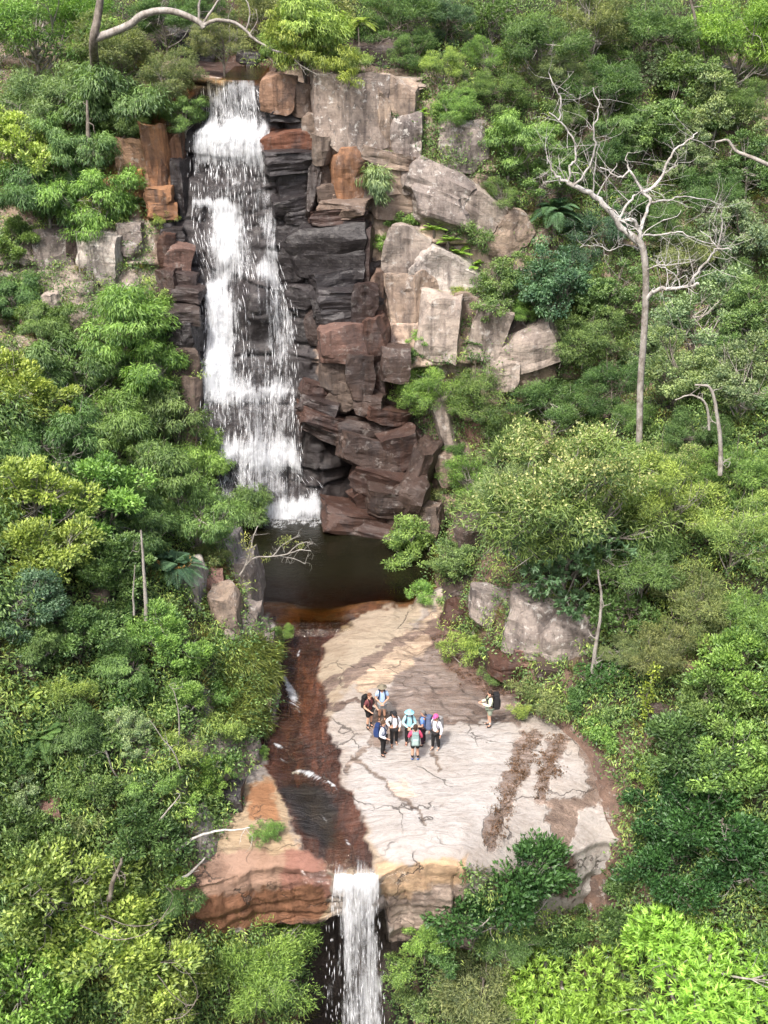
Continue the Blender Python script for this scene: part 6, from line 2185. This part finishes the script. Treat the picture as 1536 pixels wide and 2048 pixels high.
def person(u, v, fwd, label, top, legs, long_sleeve, trousers, hair, hat=None, boots=(0.05, 0.04, 0.035), socks=None, arms=('down', 'down'), height=1.68, female=False, head_tilt=0.0, stance=0.0):
    p = at_z(u, v, -0.6)
    gz = ground_z(p.x, p.y)
    p = at_z(u, v, gz)
    gz = ground_z(p.x, p.y)
    yaw = math.atan2(-fwd[0], fwd[1])
    k = height / 1.72
    root = link('person', None, None, (p.x, p.y, gz - 0.005), (0, 0, yaw), (k, k, k))
    tag(root, label, 'person', 'hikers on the slab')
    W = 0.155 if female else 0.18
    hy = 0.03 + 0.07 * head_tilt
    J = dict(pelvis=(0, 0, 0.96, (0.145, 0.105)), waist=(0, 0, 1.12, (0.125, 0.095)), chest=(0, 0, 1.32, (0.15, 0.11)), neck=(0, 0.005, 1.47, 0.058), jaw=(0, hy, 1.55, (0.07, 0.075)), skull=(0, hy + 0.005, 1.635, (0.082, 0.095)), crown=(0, hy - 0.005, 1.70, 0.05),
             nose=(0, hy + 0.105, 1.592, 0.013))
    B = [('pelvis', 'waist'), ('waist', 'chest'), ('chest', 'neck'), ('neck', 'jaw'), ('jaw', 'skull'), ('skull', 'crown'), ('skull', 'nose')]
    for s, nm in ((1, 'r'), (-1, 'l')):
        el, wr = ARMS[arms[0 if s > 0 else 1]]
        d = np.array(wr) - np.array(el)
        d = d / np.linalg.norm(d)
        palm = np.array(wr) + d * 0.07
        J['sh' + nm] = (s * W, 0, 1.40, 0.062)
        J['el' + nm] = (s * el[0], el[1], el[2], 0.043)
        J['wr' + nm] = (s * wr[0], wr[1], wr[2], 0.029)
        J['pa' + nm] = (s * palm[0], palm[1], palm[2], (0.036, 0.024))
        B += [('chest', 'sh' + nm), ('sh' + nm, 'el' + nm), ('el' + nm, 'wr' + nm), ('wr' + nm, 'pa' + nm)]
        for f in range(5):                                   # five fingers, the thumb from the side of the palm
            off = (f - 1.5) * 0.017 if f < 4 else 0.0
            ln = (0.062, 0.072, 0.068, 0.052, 0.05)[f]
            ax = d if f < 4 else (d * 0.5 + np.array([-0.6, 0.5, 0.1]))
            sidev = np.cross(d, [0, 0, 1.0]) if abs(d[2]) < 0.9 else np.array([0, 1.0, 0])
            sidev = sidev / np.linalg.norm(sidev)
            a = palm + sidev * off + d * (0.03 if f < 4 else -0.02)
            m = a + ax * ln * 0.5
            e = m + (ax * 0.8 + np.array([-0.35, 0.15, -0.2])) * ln * 0.5
            for q, pt in (('a', a), ('m', m), ('e', e)):
                J['f%d%s%s' % (f, q, nm)] = (s * pt[0], pt[1], pt[2], 0.0095)
            B += [('pa' + nm, 'f%da%s' % (f, nm)), ('f%da%s' % (f, nm), 'f%dm%s' % (f, nm)), ('f%dm%s' % (f, nm), 'f%de%s' % (f, nm))]
        st = stance * s
        J['hip' + nm] = (s * 0.09, 0, 0.88, 0.092)
        J['kn' + nm] = (s * 0.10, 0.02 + st * 0.5, 0.50, 0.060)
        J['ca' + nm] = (s * 0.105, -0.005 + st * 0.8, 0.34, 0.058)
        J['an' + nm] = (s * 0.11, -0.01 + st, 0.09, 0.04)
        J['to' + nm] = (s * 0.125, 0.15 + st, 0.035, 0.034)
        B += [('pelvis', 'hip' + nm), ('hip' + nm, 'kn' + nm), ('kn' + nm, 'ca' + nm), ('ca' + nm, 'an' + nm), ('an' + nm, 'to' + nm)]
    skin_obj('body', J, B, SKIN, root)

    def sub(keys, grow, edit=None):
        d = {}
        for q in keys:
            x, y, z, r = J[q]
            r = tuple(t + grow for t in r) if not np.isscalar(r) else r + grow
            d[q] = (x, y, z, r)
        d.update(edit or {})
        return d

    def lerp(a, b, t, r):
        a, b = J[a], J[b]
        return tuple(a[i] + (b[i] - a[i]) * t for i in range(3)) + (r,)

    e = {'hem': (0, 0, 0.93, (0.165, 0.13)), 'collar': (0, 0, 1.43, 0.075)}
    keys = ['waist', 'chest', 'shr', 'shl']
    bn = [('hem', 'waist'), ('waist', 'chest'), ('chest', 'collar'), ('chest', 'shr'), ('chest', 'shl')]
    for nm in 'rl':
        if long_sleeve:
            keys += ['el' + nm, 'wr' + nm]
            bn += [('sh' + nm, 'el' + nm), ('el' + nm, 'wr' + nm)]
        else:
            e['cuff' + nm] = lerp('sh' + nm, 'el' + nm, 0.7, 0.068)
            bn += [('sh' + nm, 'cuff' + nm)]
    skin_obj('shirt', sub(keys, 0.020, e), bn, cloth(top), root)
    keys, e, bn = ['pelvis', 'hipr', 'hipl'], {}, [('pelvis', 'hipr'), ('pelvis', 'hipl')]
    for nm in 'rl':
        if trousers:
            keys += ['kn' + nm, 'ca' + nm]
            e['cuff' + nm] = lerp('ca' + nm, 'an' + nm, 0.85, 0.062)
            bn += [('hip' + nm, 'kn' + nm), ('kn' + nm, 'ca' + nm), ('ca' + nm, 'cuff' + nm)]
        else:
            e['cuff' + nm] = lerp('hip' + nm, 'kn' + nm, 0.82, 0.098)
            bn += [('hip' + nm, 'cuff' + nm)]
    skin_obj('trousers' if trousers else 'shorts', sub(keys, 0.022, e), bn, cloth(legs), root)
    for nm in 'rl':
        a, t = J['an' + nm], J['to' + nm]
        skin_obj('boot', {'a': (a[0], a[1], a[2] + 0.05, 0.056), 'h': (a[0], a[1] - 0.02, 0.055, 0.055), 't': (t[0], t[1] - 0.01, 0.048, 0.047)}, [('a', 'h'), ('h', 't')], cloth(boots), root)
        if socks is not None:
            c = J['ca' + nm]
            skin_obj('sock', {'a': lerp('ca' + nm, 'an' + nm, 0.1, 0.063), 'b': (a[0], a[1], a[2] + 0.03, 0.05)}, [('a', 'b')], cloth(socks), root)
    # face and hair
    blob('eyes', [((s * 0.032, hy + 0.088, 1.618), (0.012, 0.010, 0.009)) for s in (-1, 1)], cloth((0.03, 0.02, 0.02)), root)
    blob('mouth', [((0, hy + 0.082, 1.552), (0.024, 0.008, 0.007))], cloth((0.36, 0.13, 0.11)), root)
    blob('ears', [((s * 0.088, hy - 0.005, 1.60), (0.014, 0.022, 0.032)) for s in (-1, 1)], SKIN, root)
    if hair is not None:
        hp = [((0, hy - 0.018, 1.655), (0.094, 0.10, 0.082)), ((0, hy - 0.06, 1.60), (0.082, 0.055, 0.09))]
        if female:
            hp.append(((0, hy - 0.07, 1.53), (0.06, 0.04, 0.09)))
        blob('hair', hp, cloth(hair), root)
    if hat is not None:
        hc, brim = hat
        t = np.linspace(0, 2 * math.pi, 21)[:-1]
        prof = [(0.0, 1.775), (0.06, 1.768), (0.098, 1.735), (0.108, 1.675)] + ([(0.20, 1.655), (0.205, 1.648), (0.105, 1.66)] if brim == 'wide' else [(0.112, 1.665), (0.104, 1.66)])
        V = np.array([(r * math.cos(a), r * math.sin(a) + hy - 0.005, z) for r, z in prof for a in t])
        n = len(t)
        F = [(i * n + j, i * n + (j + 1) % n, (i + 1) * n + (j + 1) % n, (i + 1) * n + j) for i in range(len(prof) - 1) for j in range(n)]
        h = link('hat', mesh_np('hat', V, np.array(F), cloth(hc), smooth=True), root)
        if brim == 'cap':
            blob('visor', [((0, hy + 0.13, 1.672), (0.085, 0.085, 0.012))], cloth(hc), h)
    return root


def backpack(owner, label, col, size=1.0, col2=None):
    """a pack on the owner's back, its straps over both shoulders"""
    root = link('backpack', None, None, owner.location, owner.rotation_euler, owner.scale)
    tag(root, label, 'backpack', 'backpacks of the hikers')
    h = 0.27 * size
    c = (0, -0.245 - 0.03 * (size - 1), 1.20 + 0.06 * (size - 1))
    rounded_box('bag', c, (0.165 * size ** 0.5, 0.105 * size, h), cloth(col, 0.7), root)
    rounded_box('lid', (0, c[1] + 0.01, c[2] + h * 0.98), (0.145, 0.10 * size, 0.05), cloth(tuple(x * 0.8 for x in col), 0.7), root, 0.9)
    rounded_box('pocket', (0, c[1] - 0.105 * size, c[2] - h * 0.25), (0.115, 0.035, h * 0.5), cloth(col2 or tuple(min(1, x * 1.25) for x in col), 0.7), root, 0.9)
    for s in (-1, 1):
        pth = smooth_path([(s * 0.10, -0.17, 1.42), (s * 0.105, -0.05, 1.50), (s * 0.11, 0.09, 1.46), (s * 0.12, 0.145, 1.33), (s * 0.145, 0.12, 1.18), (s * 0.17, -0.03, 1.06), (s * 0.14, -0.16, 1.02)], 4)
        v, f = tube(pth, 0.022, 6)
        link('strap', mesh_np('strap', v, f, cloth(tuple(x * 0.5 for x in (col2 or col)), 0.8), smooth=True), root)
    return root


BLK, NAVY, WHT = (0.018, 0.017, 0.018), (0.022, 0.045, 0.14), (0.72, 0.74, 0.78)
a = person(739, 1456, (0.75, -0.65), 'hiker in maroon shirt and black shorts, left of the group', (0.14, 0.045, 0.05), BLK, False, False, (0.16, 0.075, 0.045), None, (0.02, 0.02, 0.02), (0.025, 0.025, 0.03), ('bent', 'bent'), 1.72, True)
backpack(a, 'black backpack worn by the hiker in maroon', BLK)
a = person(764, 1441, (0.05, -1), 'hiker in light blue shirt and grey shorts, rearmost of the group', (0.36, 0.50, 0.72), (0.34, 0.35, 0.36), False, False, (0.12, 0.10, 0.08), ((0.17, 0.15, 0.11), 'wide'), (0.09, 0.05, 0.03), (0.12, 0.07, 0.045), ('clasp', 'clasp'), 1.76)
backpack(a, 'navy backpack worn by the hiker in light blue shirt', NAVY)
a = person(766, 1512, (0.92, -0.25), 'hiker in white long sleeves and dark trousers, front left of the group', (0.62, 0.67, 0.75), BLK, True, True, (0.07, 0.04, 0.025), None, (0.02, 0.02, 0.022), None, ('bent', 'down'), 1.68, True)
backpack(a, 'dark blue backpack worn by the front left hiker', NAVY)
a = person(788, 1492, (0.15, -1), 'hiker in white jacket with black straps and black trousers', WHT, BLK, True, True, (0.015, 0.013, 0.012), ((0.02, 0.02, 0.022), 'cap'), (0.12, 0.10, 0.085), (0.45, 0.38, 0.33), ('hip', 'bent'), 1.66, True, 0.5, 0.08)
backpack(a, 'black backpack worn by the hiker in the white jacket', BLK)
a = person(818, 1489, (0.0, -1), 'hiker in pale teal top and light blue brimmed hat', (0.34, 0.60, 0.66), BLK, True, True, (0.2, 0.15, 0.1), ((0.25, 0.55, 0.72), 'wide'), (0.10, 0.03, 0.035), None, ('clasp', 'clasp'), 1.68, True, 0.4)
backpack(a, 'navy backpack worn by the hiker with the light blue hat', (0.03, 0.05, 0.11))
a = person(846, 1492, (-0.85, 0.35), 'grey-haired hiker in blue shirt facing left', (0.13, 0.24, 0.55), (0.035, 0.02, 0.03), False, True, (0.16, 0.145, 0.135), None, (0.03, 0.03, 0.035), None, ('down', 'bent'), 1.70)
backpack(a, 'blue-grey backpack on the grey-haired hiker', (0.10, 0.13, 0.22), 1.05)
a = person(871, 1500, (-0.6, -0.8), 'hiker in pink cap and white shirt, right end of the group', (0.68, 0.68, 0.78), BLK, True, True, (0.20, 0.12, 0.09), ((0.62, 0.09, 0.26), 'cap'), (0.20, 0.18, 0.17), None, ('down', 'down'), 1.68, True, 0.0, 0.06)
backpack(a, 'grey-white backpack worn by the hiker in pink cap', (0.30, 0.29, 0.29))
a = person(830, 1522, (0.0, 1), 'hiker in bright pink jacket seen from behind', (0.72, 0.09, 0.18), BLK, True, False, (0.05, 0.03, 0.022), None, (0.06, 0.14, 0.32), (0.02, 0.02, 0.025), ('clasp', 'clasp'), 1.70, True)
backpack(a, 'grey-green backpack on the hiker in pink', (0.24, 0.33, 0.33), 1.0, (0.36, 0.46, 0.45))
a = person(978, 1452, (-1.0, -0.12), 'lone hiker in pale green shirt and khaki shorts by the right bank', (0.58, 0.63, 0.48), (0.30, 0.35, 0.27), True, False, (0.03, 0.022, 0.018), None, (0.05, 0.045, 0.045), (0.5, 0.46, 0.44), ('hold', 'hold'), 1.74)
backpack(a, 'large black backpack worn by the lone hiker', (0.02, 0.02, 0.022), 1.25)
